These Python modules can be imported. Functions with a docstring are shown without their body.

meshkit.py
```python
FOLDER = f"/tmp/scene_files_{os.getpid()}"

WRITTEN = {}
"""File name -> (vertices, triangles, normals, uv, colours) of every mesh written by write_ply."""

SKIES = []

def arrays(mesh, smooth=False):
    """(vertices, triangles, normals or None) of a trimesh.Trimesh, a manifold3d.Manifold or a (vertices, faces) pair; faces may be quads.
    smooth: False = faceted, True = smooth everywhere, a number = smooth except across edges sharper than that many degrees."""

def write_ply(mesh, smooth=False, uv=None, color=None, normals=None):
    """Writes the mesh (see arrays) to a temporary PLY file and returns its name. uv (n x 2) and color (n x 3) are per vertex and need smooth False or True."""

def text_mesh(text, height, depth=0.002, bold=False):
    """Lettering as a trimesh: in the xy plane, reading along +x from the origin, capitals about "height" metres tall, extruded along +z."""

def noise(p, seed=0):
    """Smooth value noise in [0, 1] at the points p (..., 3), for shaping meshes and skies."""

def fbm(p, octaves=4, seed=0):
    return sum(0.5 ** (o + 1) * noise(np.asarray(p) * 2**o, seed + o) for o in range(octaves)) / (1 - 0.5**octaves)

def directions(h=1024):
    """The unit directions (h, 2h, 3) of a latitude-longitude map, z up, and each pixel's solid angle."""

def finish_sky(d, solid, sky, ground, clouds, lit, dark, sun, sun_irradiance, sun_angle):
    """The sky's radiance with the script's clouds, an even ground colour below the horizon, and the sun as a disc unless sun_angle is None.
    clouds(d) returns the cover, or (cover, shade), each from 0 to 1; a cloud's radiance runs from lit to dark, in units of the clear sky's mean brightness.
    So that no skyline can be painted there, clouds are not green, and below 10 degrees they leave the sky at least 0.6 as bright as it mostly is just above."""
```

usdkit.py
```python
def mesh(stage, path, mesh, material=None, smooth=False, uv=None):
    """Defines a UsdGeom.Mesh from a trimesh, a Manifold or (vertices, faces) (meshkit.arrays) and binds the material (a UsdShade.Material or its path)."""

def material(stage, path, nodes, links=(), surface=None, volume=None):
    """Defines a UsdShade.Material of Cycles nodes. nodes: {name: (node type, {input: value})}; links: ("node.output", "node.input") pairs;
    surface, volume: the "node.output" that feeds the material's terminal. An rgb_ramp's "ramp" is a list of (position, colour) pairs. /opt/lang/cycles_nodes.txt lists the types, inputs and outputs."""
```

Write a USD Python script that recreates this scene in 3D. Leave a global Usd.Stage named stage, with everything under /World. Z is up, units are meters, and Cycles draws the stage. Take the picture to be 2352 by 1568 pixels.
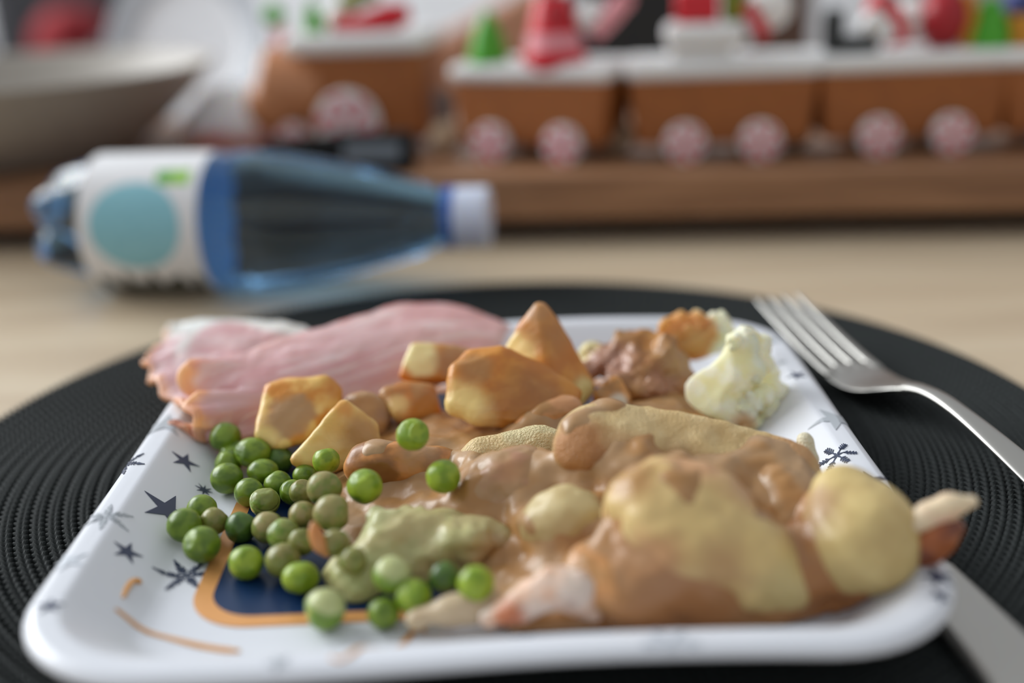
import math
import numpy as np
import trimesh
import manifold3d as m3
from scipy.sparse import coo_matrix
from scipy.ndimage import map_coordinates
from scipy.interpolate import RectBivariateSpline, CubicSpline
from shapely.geometry import Polygon, Point, LineString, box as sbox
from shapely import affinity
from shapely.ops import unary_union
import usdkit
import meshkit
from pxr import Usd, UsdGeom, UsdLux, UsdShade, Gf, Sdf, Vt

stage = Usd.Stage.CreateInMemory()
UsdGeom.SetStageUpAxis(stage, UsdGeom.Tokens.z)
UsdGeom.SetStageMetersPerUnit(stage, 1.0)
world = UsdGeom.Xform.Define(stage, '/World')
stage.SetDefaultPrim(world.GetPrim())
UsdGeom.Scope.Define(stage, '/World/Looks')
pi = math.pi

# ------------------------------------------------------------------ camera
FPX, PITCH, ROLL, EYE = 2700.0, math.radians(19.08), math.radians(-2.5), np.array([0, 0, 0.163])
FWD = np.array([0, math.cos(PITCH), -math.sin(PITCH)])
UP0 = np.array([0, math.sin(PITCH), math.cos(PITCH)])
RIGHT = math.cos(ROLL) * np.array([1.0, 0, 0]) + math.sin(ROLL) * UP0
UP = -math.sin(ROLL) * np.array([1.0, 0, 0]) + math.cos(ROLL) * UP0
cam = UsdGeom.Camera.Define(stage, '/World/camera')
M = Gf.Matrix4d(*[float(v) for row in ((*RIGHT, 0), (*UP, 0), (*(-FWD), 0), (*EYE, 1)) for v in row])
cam.AddTransformOp().Set(M)
cam.CreateHorizontalApertureAttr(36.0)
cam.CreateVerticalApertureAttr(24.0)
cam.CreateFocalLengthAttr(FPX / 2352 * 36.0)
cam.CreateFStopAttr(3.0)
cam.CreateFocusDistanceAttr(0.345)
cam.CreateClippingRangeAttr(Gf.Vec2f(0.01, 100))
cam.CreateExposureAttr(-0.50)

# ------------------------------------------------------------------ light
dome = UsdLux.DomeLight.Define(stage, '/World/sky')
dome.CreateIntensityAttr(0.25)
dome.CreateColorAttr(Gf.Vec3f(0.94, 0.97, 1.0))
sunwin = UsdLux.RectLight.Define(stage, '/World/window_daylight')
sunwin.CreateWidthAttr(2.9)
sunwin.CreateHeightAttr(2.0)
sunwin.CreateIntensityAttr(16.0)
sunwin.CreateColorAttr(Gf.Vec3f(0.95, 0.98, 1.0))
WPOS, WAIM = np.array([-2.85, 1.9, 1.75]), np.array([0.0, 0.5, 0.0])
_z = (WPOS - WAIM) / np.linalg.norm(WPOS - WAIM)
_x = np.cross([0, 0, 1.0], _z); _x /= np.linalg.norm(_x)
_y = np.cross(_z, _x)
sunwin.AddTransformOp().Set(Gf.Matrix4d(*[float(v) for row in ((*_x, 0), (*_y, 0), (*_z, 0), (*WPOS, 1)) for v in row]))


# ------------------------------------------------------------------ helpers
def at(x, y, z=0.0):
    """World point on the horizontal plane z seen at picture position x, y of the 2352 x 1568 photograph."""
    d = FWD + (x - 1176) / FPX * RIGHT - (y - 784) / FPX * UP
    return EYE + d * ((z - EYE[2]) / d[2])


def dist(p):
    return float((np.asarray(p) - EYE) @ FWD)


def at_depth(x, y, t):
    return EYE + (FWD + (x - 1176) / FPX * RIGHT - (y - 784) / FPX * UP) * t


def lin(r, g, b, k=1.0):
    c = np.array([r, g, b], float) / 255
    return np.where(c <= 0.04045, c / 12.92, ((c + 0.055) / 1.055) ** 2.4) * k


_used = {}


def numbered(path):
    n = _used.get(path, 0)
    _used[path] = n + 1
    return path if n == 0 else f'{path}_{n:03d}'


GROUPS = {'toy train car': 'gingerbread train wagons', 'toy train coupling': 'biscuit couplings', 'roast potato': 'roast potatoes on the plate', 'turkey slice': 'turkey slices under gravy', 'ham': 'ham slices on the plate', 'cauliflower': 'cauliflower pieces on the plate'}


def say(prim, label=None, cat=None, group=None, kind=None):
    group = group or GROUPS.get(cat)
    for k, v in (('label', label), ('category', cat), ('group', group), ('kind', kind)):
        if v:
            prim.SetCustomDataByKey(k, v)
    return prim


def thing(name, label, cat, loc=(0, 0, 0), rotz=0.0, group=None):
    x = UsdGeom.Xform.Define(stage, numbered('/World/' + name))
    x.AddTranslateOp().Set(Gf.Vec3d(*map(float, loc)))
    if rotz:
        x.AddRotateZOp().Set(math.degrees(rotz))
    say(x.GetPrim(), label, cat, group)
    return x.GetPrim()


def obj(name, mesh, m, parent=None, label=None, cat=None, group=None, kind=None, smooth=35, col=None):
    base = str(parent.GetPath()) if parent is not None else '/World'
    g = usdkit.mesh(stage, numbered(base + '/' + name), mesh, m, smooth=True if col is not None else smooth)
    if col is not None:
        UsdGeom.PrimvarsAPI(g).CreatePrimvar('col', Sdf.ValueTypeNames.Color3fArray, 'vertex').Set(Vt.Vec3fArray.FromNumpy(np.asarray(col, np.float32)))
    return say(g.GetPrim(), label, cat, group, kind)


def struct(name, mesh, m, smooth=35):
    return obj(name, mesh, m, kind='structure', smooth=smooth)


def copy_of(src, name, label, cat, loc, rotz=0.0, group=None):
    """A further thing with the parts of an earlier one."""
    x = UsdGeom.Xform.Define(stage, numbered('/World/' + name))
    x.GetPrim().GetReferences().AddInternalReference(src.GetPath())
    x.ClearXformOpOrder()
    x.AddTranslateOp(opSuffix='c').Set(Gf.Vec3d(*map(float, loc)))
    x.AddRotateZOp(opSuffix='c').Set(math.degrees(rotz))
    x.GetPrim().SetInstanceable(True)
    return say(x.GetPrim(), label, cat, group)


_looks = {}


def plain(name, rgb, rough=0.5, metal=0.0, spec=0.5, coat=0.0, noise=None, bump=None, sss=0.0, sss_scale=0.003, trans=0.0, ior=1.5, aniso=0.0):
    """A plain principled look; noise = (second colour, scale); bump = (scale, strength, distance)."""
    nodes = {'p': ('principled_bsdf', {'base_color': tuple(rgb), 'roughness': rough, 'metallic': metal, 'specular_ior_level': spec, 'coat_weight': coat,
                                       'subsurface_weight': sss, 'subsurface_scale': sss_scale, 'subsurface_radius': (1, 0.6, 0.35), 'transmission_weight': trans, 'ior': ior, 'anisotropic': aniso})}
    links = []
    if noise:
        nodes['t'] = ('texture_coordinate', {})
        nodes['n'] = ('noise_texture', {'scale': noise[1], 'detail': 4.0})
        nodes['r'] = ('rgb_ramp', {'ramp': [(0.3, tuple(rgb)), (0.7, tuple(noise[0]))]})
        links += [('t.object', 'n.vector'), ('n.fac', 'r.fac'), ('r.color', 'p.base_color')]
    if bump:
        nodes['tb'] = ('texture_coordinate', {})
        nodes['nb'] = ('noise_texture', {'scale': bump[0], 'detail': 3.0})
        nodes['b'] = ('bump', {'strength': bump[1], 'distance': bump[2]})
        links += [('tb.object', 'nb.vector'), ('nb.fac', 'b.height'), ('b.normal', 'p.normal')]
    return usdkit.material(stage, '/World/Looks/' + name, nodes, links, surface='p.BSDF')


def food(name, rough=0.45, sss=0.35, scale=0.003, coat=0.0, bump=(900, 0.25, 0.0004), spec=0.5):
    """Cooked food: the colour of each vertex, a little light inside, a moist skin."""
    nodes = {'a': ('attribute', {'attribute': 'col'}),
             't': ('texture_coordinate', {}),
             'n': ('noise_texture', {'scale': bump[0], 'detail': 3.0}),
             'b': ('bump', {'strength': bump[1], 'distance': bump[2]}),
             'p': ('principled_bsdf', {'roughness': rough, 'subsurface_weight': sss, 'subsurface_scale': scale, 'subsurface_radius': (1, 0.55, 0.3), 'coat_weight': coat, 'coat_roughness': 0.12, 'specular_ior_level': spec})}
    return usdkit.material(stage, '/World/Looks/' + name, nodes,
                           [('a.color', 'p.base_color'), ('t.object', 'n.vector'), ('n.fac', 'b.height'), ('b.normal', 'p.normal')], surface='p.BSDF')


def wood(name, c0, c1, c2, scale, rough=0.55, stretch=(1, 12, 12)):
    nodes = {'t': ('texture_coordinate', {}), 'm': ('mapping', {'scale': stretch}),
             'n': ('noise_texture', {'scale': scale, 'detail': 6.0, 'roughness': 0.6, 'distortion': 0.6}),
             'r': ('rgb_ramp', {'ramp': [(0.3, c0), (0.5, c1), (0.7, c2)]}),
             'b': ('bump', {'strength': 0.15, 'distance': 0.001}),
             'p': ('principled_bsdf', {'roughness': rough})}
    return usdkit.material(stage, '/World/Looks/' + name, nodes, [('t.object', 'm.vector'), ('m.vector', 'n.vector'), ('n.fac', 'r.fac'), ('r.color', 'p.base_color'), ('n.fac', 'b.height'), ('b.normal', 'p.normal')], surface='p.BSDF')


def cat_(*ms):
    return trimesh.util.concatenate([tm(m) for m in ms])


def tm(m):
    if isinstance(m, trimesh.Trimesh):
        return m
    v, f, _ = meshkit.arrays(m)
    return trimesh.Trimesh(v, f, process=False)


def moved(m, loc=(0, 0, 0), rx=0, ry=0, rz=0):
    m = tm(m).copy()
    T = trimesh.transformations.euler_matrix(rx, ry, rz)
    T[:3, 3] = loc
    m.apply_transform(T)
    return m


def rbox(sx, sy, sz, r=0.003, loc=(0, 0, 0), seg=12):
    """A box with rounded edges, centred on loc."""
    s = m3.Manifold.sphere(r, seg)
    pts = [s.translate((a * (sx / 2 - r), b * (sy / 2 - r), c * (sz / 2 - r))) for a in (-1, 1) for b in (-1, 1) for c in (-1, 1)]
    return tm(m3.Manifold.batch_hull(pts).translate(tuple(map(float, loc))))


def lathe(profile, n=64):
    """Turns the (radius, z) profile about z."""
    return trimesh.creation.revolve(np.asarray(profile, float), sections=n)


def tube(points, radii, n=16, flat=1.0, caps=True, up=None):
    """A round or flattened tube along points, one radius each."""
    P = np.asarray(points, float)
    R = np.broadcast_to(np.asarray(radii, float), len(P))
    T = np.gradient(P, axis=0)
    T /= np.linalg.norm(T, axis=1, keepdims=True)
    ref = np.array([0, 0, 1.0]) if up is None else np.asarray(up, float)
    if abs(T[0] @ ref) > 0.95:
        ref = np.array([0, 1.0, 0])
    A = np.cross(T, ref); A /= np.linalg.norm(A, axis=1, keepdims=True)
    B = np.cross(A, T)
    F_ = np.broadcast_to(np.asarray(flat, float), len(P))
    th = np.arange(n) / n * 2 * pi
    V = (P[:, None] + A[:, None] * (R[:, None] * np.cos(th))[..., None] + B[:, None] * ((R * F_)[:, None] * np.sin(th))[..., None]).reshape(-1, 3)
    F = []
    for i in range(len(P) - 1):
        for j in range(n):
            a, b, c, d = i * n + j, i * n + (j + 1) % n, (i + 1) * n + (j + 1) % n, (i + 1) * n + j
            F += [(a, b, c), (a, c, d)]
    if caps:
        V = np.vstack([V, P[:1], P[-1:]])
        e = len(P) * n
        for j in range(n):
            F += [(e, (j + 1) % n, j), (e + 1, (len(P) - 1) * n + j, (len(P) - 1) * n + (j + 1) % n)]
    m = trimesh.Trimesh(V, np.array(F), process=False)
    if m.volume < 0:
        m.invert()
    return m


def prism(poly, h, z=0.0):
    m = trimesh.creation.extrude_polygon(poly, h, engine='earcut')
    m.apply_translation((0, 0, z))
    return m


def surface_net(fn, lo, hi, h):
    """The zero surface of the signed distance fn (negative inside) as smooth quads split into triangles."""
    lo, hi = np.asarray(lo, float), np.asarray(hi, float)
    n = np.maximum(np.ceil((hi - lo) / h).astype(int) + 1, 4)
    ax = [lo[k] + h * np.arange(n[k]) for k in range(3)]
    G = np.stack(np.meshgrid(*ax, indexing='ij'), -1)
    if n.prod() < 40000:
        D = fn(G.reshape(-1, 3)).reshape(n)
    else:                                   # first coarsely, then finely only near the surface
        c = 4
        nc = (n - 1) // c + 2
        Gc = np.stack(np.meshgrid(*[lo[k] + h * c * np.arange(nc[k]) for k in range(3)], indexing='ij'), -1)
        Dc = fn(Gc.reshape(-1, 3)).reshape(nc)
        D = map_coordinates(Dc, np.indices(n).reshape(3, -1) / c, order=1).reshape(n)
        near = np.abs(D) < c * h * 2.0
        D[near] = fn(G[near])
    for k in range(3):
        s = [slice(None)] * 3
        for e in (0, -1):
            s[k] = e
            D[tuple(s)] = np.maximum(D[tuple(s)], 1e-5)
    I = D < 0
    cells = [I[a:n[0] - 1 + a, b:n[1] - 1 + b, c:n[2] - 1 + c] for a, b, c in np.ndindex(2, 2, 2)]
    cnt = sum(c.astype(int) for c in cells)
    mixed = (cnt > 0) & (cnt < 8)
    ci = np.argwhere(mixed)
    idx = -np.ones(mixed.shape, int)
    idx[mixed] = np.arange(len(ci))
    acc, num = np.zeros((len(ci), 3)), np.zeros(len(ci))
    corners = np.array(list(np.ndindex(2, 2, 2)))
    for a in corners:
        for k in range(3):
            if a[k] == 0:
                b = a.copy(); b[k] = 1
                da, db = D[tuple((ci + a).T)], D[tuple((ci + b).T)]
                cr = (da < 0) != (db < 0)
                w = np.where(cr, da / np.where(cr, da - db, 1), 0)
                pa = a + w[:, None] * (b - a)
                acc += np.where(cr[:, None], pa, 0); num += cr
    V = lo + (ci + acc / num[:, None]) * h
    F = []
    for k in range(3):
        u, v = (k + 1) % 3, (k + 2) % 3
        s0 = [slice(None)] * 3; s1 = [slice(None)] * 3
        s0[k] = slice(0, -1); s1[k] = slice(1, None)
        A, B = I[tuple(s0)], I[tuple(s1)]
        e = np.argwhere(A != B)
        e = e[(e[:, u] > 0) & (e[:, v] > 0) & (e[:, u] < n[u] - 1) & (e[:, v] < n[v] - 1)]
        flip = A[tuple(e.T)]
        q = []
        for du, dv in ((1, 1), (0, 1), (0, 0), (1, 0)):
            c = e.copy(); c[:, u] -= du; c[:, v] -= dv
            q.append(idx[tuple(c.T)])
        q = np.stack(q, 1)
        q = np.where(flip[:, None], q, q[:, ::-1])
        F += [q[:, [0, 1, 2]], q[:, [0, 2, 3]]]
    m = trimesh.Trimesh(V, np.vstack(F), process=False)
    if m.volume < 0:
        m.invert()
    return m


def soften(m, n=4):
    """Smooths the mesh a little without shrinking it."""
    e = m.edges_unique
    N = len(m.vertices)
    W = coo_matrix((np.ones(2 * len(e)), (np.r_[e[:, 0], e[:, 1]], np.r_[e[:, 1], e[:, 0]])), shape=(N, N)).tocsr()
    deg = np.maximum(np.asarray(W.sum(1)), 1)
    v = m.vertices.view(np.ndarray).copy()
    for k in range(2 * n):
        v = v + (0.5 if k % 2 == 0 else -0.52) * (W @ v / deg - v)
    m.vertices = v


def smin(a, b, k):
    h = np.clip(0.5 + 0.5 * (b - a) / k, 0, 1)
    return b + (a - b) * h - k * h * (1 - h)


def smooth01(x, a, b):
    t = np.clip((x - a) / (b - a), 0, 1)
    return t * t * (3 - 2 * t)


def poly_surface(poly, zf, step, lift):
    """A flat print: the polygon cut into small triangles that lie lift above the surface zf(x, y)."""
    m = trimesh.creation.extrude_polygon(poly, 0.00012, engine='earcut')
    v, f = trimesh.remesh.subdivide_to_size(m.vertices, m.faces, step, max_iter=12)
    v = v.copy()
    v[:, 2] += zf(v[:, 0], v[:, 1]) + lift
    return trimesh.Trimesh(v, f, process=False)

# ------------------------------------------------------------------ looks of the setting
white_wall = plain('white_wall', lin(238, 240, 244), 0.8)
floor_look = wood('floor_look', lin(150, 140, 130), lin(168, 158, 146), lin(182, 172, 160), 3.0)
table_look = wood('pale_table_wood', lin(184, 164, 138), lin(196, 177, 150), lin(206, 190, 164), 4.0, rough=0.42, stretch=(1, 9, 9))
board_look = wood('walnut_board', lin(104, 70, 47), lin(146, 104, 72), lin(172, 128, 94), 7.0, rough=0.5, stretch=(1, 10, 14))
dark_wood = wood('dark_wood', lin(70, 48, 38), lin(92, 64, 50), lin(104, 74, 58), 6.0)
tan_wood = wood('tan_wood', lin(168, 118, 92), lin(182, 132, 106), lin(196, 146, 118), 6.0)
black_look = plain('black_plastic', lin(26, 27, 28), 0.5)
charcoal_look = plain('charcoal_fabric', lin(62, 62, 66), 0.9, bump=(900, 0.4, 0.001))
darkred_look = plain('dark_red_fabric', lin(130, 22, 30), 0.9, bump=(900, 0.4, 0.001))
white_look = plain('white_plastic', lin(226, 228, 230), 0.35)
grey_look = plain('grey_fabric', lin(176, 176, 176), 0.9)
glass_pane = usdkit.material(stage, '/World/Looks/window_glass', {'t': ('transparent_bsdf', {'color': (1, 1, 1)}), 'g': ('glossy_bsdf', {'color': (1, 1, 1), 'roughness': 0.0}), 'f': ('fresnel', {'IOR': 1.45}), 'm': ('mix_closure', {})},
                             [('f.fac', 'm.fac'), ('t.BSDF', 'm.closure1'), ('g.BSDF', 'm.closure2')], surface='m.closure')

# ------------------------------------------------------------------ the room
FLOOR, TABLE = -0.755, -0.0035
struct('floor', trimesh.creation.box(extents=(7.4, 7.4, 0.05), transform=trimesh.transformations.translation_matrix((1.0, 1.2, FLOOR - 0.025))), floor_look)
struct('wall_back', trimesh.creation.box(extents=(7.4, 0.1, 3.2), transform=trimesh.transformations.translation_matrix((1.0, 3.9, FLOOR + 1.6))), white_wall)
wx = -2.7
wy0, wy1, wz0, wz1 = 0.3, 3.3, 0.30, 2.20      # the window opening in the left wall
parts = []
for y0, y1, z0, z1 in ((-2.4, wy0, FLOOR, FLOOR + 3.2), (wy1, 3.85, FLOOR, FLOOR + 3.2), (wy0, wy1, FLOOR, wz0), (wy0, wy1, wz1, FLOOR + 3.2)):
    parts.append(trimesh.creation.box(bounds=((wx - 0.1, y0, z0), (wx, y1, z1))))
# the light stands outside this opening
struct('wall_left', cat_(*parts), white_wall)
win = stage.DefinePrim(numbered('/World/window_1'), 'Xform')
say(win, kind='structure')
fr = []
for y0, y1, z0, z1 in ((wy0, wy1, wz0, wz0 + 0.06), (wy0, wy1, wz1 - 0.06, wz1), (wy0, wy0 + 0.06, wz0, wz1), (wy1 - 0.06, wy1, wz0, wz1)):
    fr.append(trimesh.creation.box(bounds=((wx - 0.08, y0, z0), (wx - 0.02, y1, z1))))
obj('window_frame', cat_(*fr), white_look, win)
for k in range(2):
    obj('pane', trimesh.creation.box(bounds=((wx - 0.053, wy0 + 0.06 + 1.44 * k, wz0 + 0.06), (wx - 0.049, wy0 + 0.06 + 1.44 * (k + 1), wz1 - 0.06))), glass_pane, win)

# ------------------------------------------------------------------ table, placemat
table = thing('dining_table', 'pale beige wooden dining table under the black placemat and the bottle', 'table')
obj('tabletop', rbox(2.0, 1.05, 0.03, 0.004, (0.0, 0.62, TABLE - 0.015)), table_look, table)
for sx in (-0.9, 0.9):
    for sy in (0.18, 1.06):
        obj('leg', trimesh.creation.box(bounds=((sx - 0.035, sy - 0.035, FLOOR), (sx + 0.035, sy + 0.035, TABLE - 0.0295))), table_look, table)
MATC, MATR = np.array([-0.0054, 0.3685]), 0.1925
mat_look = plain('charcoal_cord', lin(40, 45, 45), 0.72, noise=(lin(30, 34, 34), 500.0), spec=0.3)
mat = thing('placemat', 'round charcoal placemat of braided cord rings under the plate', 'placemat', (*MATC, 0))
obj('backing', lathe([(0, TABLE + 0.0001), (MATR - 0.003, TABLE + 0.0001), (MATR - 0.002, TABLE + 0.001), (MATR - 0.003, -0.0016), (0, -0.0016)], 160), mat_look, mat)


def braid_ring(r0, w=0.0046):
    """One ring of flat braided cord: two rows of slanting stitches that meet in a groove."""
    ns = max(int(round(2 * pi * r0 / 0.0033)), 6)
    m = 6
    s = np.arange(ns * m) / m
    a = s / ns * 2 * pi
    ww = np.array([-1.0, -0.8, -0.42, -0.06, 0.06, 0.42, 0.8, 1.0])
    S, W = np.meshgrid(s, ww, indexing='ij')
    ph = (S + 0.75 * np.abs(W)) % 1.0
    saw = np.where(ph < 0.72, ph / 0.72, (1 - ph) / 0.28)
    Z = -0.0018 + 0.0026 * np.sqrt(np.clip(1 - np.abs(W) ** 3, 0, 1)) - 0.0010 * np.exp(-(W / 0.16) ** 2) + (0.0017 * saw - 0.0013) * (1 - W ** 6)
    Rr = r0 + W * w / 2 * 1.02 + 0.0008 * np.sign(W) * (saw - 0.5) * (np.abs(W) > 0.5)
    A = a[:, None] + 0 * W
    V = np.stack([Rr * np.cos(A), Rr * np.sin(A), Z], -1).reshape(-1, 3)
    k, N = len(ww), ns * m
    i = np.arange(N)[:, None]; j = np.arange(k - 1)[None]
    q = np.stack([i * k + j, ((i + 1) % N) * k + j, ((i + 1) % N) * k + j + 1, i * k + j + 1], -1).reshape(-1, 4)
    q = q[:, ::-1]
    return V, q


nr = int((MATR - 0.004) / 0.0046)
for k in range(nr):
    obj('braid', braid_ring(MATR - 0.0023 - k * 0.0046), mat_look, mat, smooth=True)

# ------------------------------------------------------------------ the paper plate
PC, PHX, PHY, PR = np.array([-0.0080, 0.3297]), 0.1105, 0.1160, 0.036
RIMZ, FLATZ = 0.0175, 0.0048


def plate_d(x, y):
    """Distance inwards from the plate's outline."""
    qx, qy = np.abs(x - PC[0]) - (PHX - PR), np.abs(y - PC[1]) - (PHY - PR)
    return PR - (np.hypot(np.maximum(qx, 0), np.maximum(qy, 0)) + np.minimum(np.maximum(qx, qy), 0))


def plate_z(x, y):
    d = plate_d(np.asarray(x, float), np.asarray(y, float))
    z = np.interp(d, [-1, 0.0, 0.0006, 0.0016, 0.0030, 0.0080, 0.0096, 0.0232, 0.0262, 0.0290, 1], [RIMZ - 0.0030, RIMZ - 0.0022, RIMZ - 0.0011, RIMZ - 0.0005, RIMZ, RIMZ - 0.0002, RIMZ - 0.0012, FLATZ + 0.0013, FLATZ + 0.0002, FLATZ, FLATZ])
    bend = 0.0012 * np.sin((np.asarray(x) - PC[0]) * 38 + 0.6) * (np.abs(np.asarray(y) - PC[1]) / PHY) ** 3   # a thin plate, not quite true
    return z + bend * smooth01(d, 0.026, 0.010)


def on_plate(x, y, lift=0.0):
    z = FLATZ
    for _ in range(30):
        p = at(x, y, z + lift)
        z = 0.5 * z + 0.5 * float(plate_z(p[0], p[1]))
    return np.array([p[0], p[1], z + lift])


def plate_mesh():
    ds = np.array([0.0, 0.0003, 0.0008, 0.0016, 0.0024, 0.003, 0.005, 0.007, 0.0080, 0.0088, 0.0096, 0.012, 0.0145, 0.017, 0.019, 0.0215, 0.0232, 0.0245, 0.0262, 0.029, 0.034, 0.04, 0.05, 0.065, 0.08, 0.095, 0.109])
    nper, rows = 96, []
    for d in ds:
        r = max(PR - d, 0.002 + 0.02 * max(0, (0.05 - d)) )
        hx, hy = PHX - d, PHY - d
        r = min(r, hx * 0.98, hy * 0.98)
        ring = []
        for q, (sx, sy) in enumerate(((1, 1), (-1, 1), (-1, -1), (1, -1))):
            a0 = q * pi / 2
            for k in range(12):
                a = a0 + k / 11 * pi / 2
                ring.append((PC[0] + sx * (hx - r) + r * math.cos(a), PC[1] + sy * (hy - r) + r * math.sin(a)))
            nx = ((1, 1), (-1, 1), (-1, -1), (1, -1))[(q + 1) % 4]
            e0 = np.array(ring[-1]); a1 = a0 + pi / 2
            e1 = np.array((PC[0] + nx[0] * (hx - r) + r * math.cos(a1), PC[1] + nx[1] * (hy - r) + r * math.sin(a1)))
            for k in range(1, 13):
                ring.append(tuple(e0 + (e1 - e0) * k / 13))
        rows.append(np.array(ring))
    V, n = [], len(rows[0])
    for R_ in rows:
        V.append(np.c_[R_, plate_z(R_[:, 0], R_[:, 1])])
    top = np.vstack(V)
    c = np.array([[PC[0], PC[1], FLATZ]])
    th = 0.0006
    off = np.zeros_like(top); off[:, 2] = -th
    Vall = np.vstack([top, c, top + off, c - [[0, 0, th]]])
    nt = len(top) + 1
    F = []
    for i in range(len(rows) - 1):
        for j in range(n):
            a, b, cc, d = i * n + j, i * n + (j + 1) % n, (i + 1) * n + (j + 1) % n, (i + 1) * n + j
            F += [(a, b, cc), (a, cc, d), (a + nt, cc + nt, b + nt), (a + nt, d + nt, cc + nt)]
    L = (len(rows) - 1) * n
    for j in range(n):
        F += [(L + j, L + (j + 1) % n, nt - 1), (L + nt + (j + 1) % n, L + nt + j, 2 * nt - 1)]
        F += [(j, j + nt, (j + 1) % n + nt), (j, (j + 1) % n + nt, (j + 1) % n)]
    return trimesh.Trimesh(Vall, np.array(F), process=False)


paper = plain('white_paper', lin(217, 220, 227), 0.38, sss=0.0, coat=0.15)
navy = plain('navy_print', lin(44, 56, 84), 0.4)
navy_panel = plain('navy_panel_print', lin(8, 38, 76), 0.35, noise=(lin(14, 46, 86), 60.0), spec=0.35)
gold = plain('copper_foil_print', lin(228, 164, 100), 0.35, metal=0.35)
silver = plain('silver_grey_print', lin(172, 178, 184), 0.4)
pale_print = plain('pale_grey_print', lin(200, 206, 214), 0.4)
plate = thing('paper_plate', 'square white paper plate printed with navy stars, snowflakes and a copper frame', 'plate')
obj('tray', plate_mesh(), paper, plate, smooth=True)


def rounded(hx, hy, r):
    return affinity.translate(sbox(-hx + r, -hy + r, hx - r, hy - r).buffer(r, 12), PC[0], PC[1])


FX, FY = PHX - 0.0335, PHY - 0.0375
outer = rounded(FX, FY, 0.017)
inner = rounded(FX - 0.0048, FY - 0.0048, 0.013)
obj('navy_panel', poly_surface(inner, plate_z, 0.02, 0.00010), navy_panel, plate, label='navy blue printed middle of the plate', smooth=False)
obj('copper_frame', poly_surface(outer.difference(inner), plate_z, 0.01, 0.00016), gold, plate, label='copper coloured printed frame', smooth=False)


def star(r, n=5, inner=0.34, rot=0.0):
    a = np.arange(2 * n) * pi / n + rot + pi / 2
    rr = np.where(np.arange(2 * n) % 2 == 0, r, r * inner)
    return Polygon(np.c_[rr * np.cos(a), rr * np.sin(a)])


def flake(r, kind=0, rot=0.0):
    """A printed snowflake: 0 with feathered arms, 1 with diamond tips."""
    ps = []
    w = r * (0.030 if kind == 0 else 0.032)
    for k in range(6):
        g = [LineString([(0, 0), (0, r)]).buffer(w, 2)]
        if kind == 0:
            for s in np.linspace(0.40, 0.88, 4):
                L = r * (0.20 if s < 0.8 else 0.15)
                for sd in (-1, 1):
                    g.append(LineString([(0, s * r), (sd * L * 0.7, s * r + L * 0.7)]).buffer(w, 2))
            g.append(Polygon([(0, 0), (0.06 * r, 0.16 * r), (0, 0.30 * r), (-0.06 * r, 0.16 * r)]))
        else:
            g.append(Polygon([(0, 0.55 * r), (0.1 * r, 0.72 * r), (0, r * 1.02), (-0.1 * r, 0.72 * r)]))
            for s in (0.20, 0.34, 0.46):
                L = r * 0.15
                for sd in (-1, 1):
                    g.append(LineString([(0, s * r), (sd * L * 0.75, s * r + L * 0.65)]).buffer(w, 2))
        ps.append(affinity.rotate(unary_union(g), 60 * k + math.degrees(rot), origin=(0, 0)))
    return unary_union(ps)


whole = affinity.translate(sbox(-PHX + PR, -PHY + PR, PHX - PR, PHY - PR).buffer(PR - 0.0006, 12), PC[0], PC[1])


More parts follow.
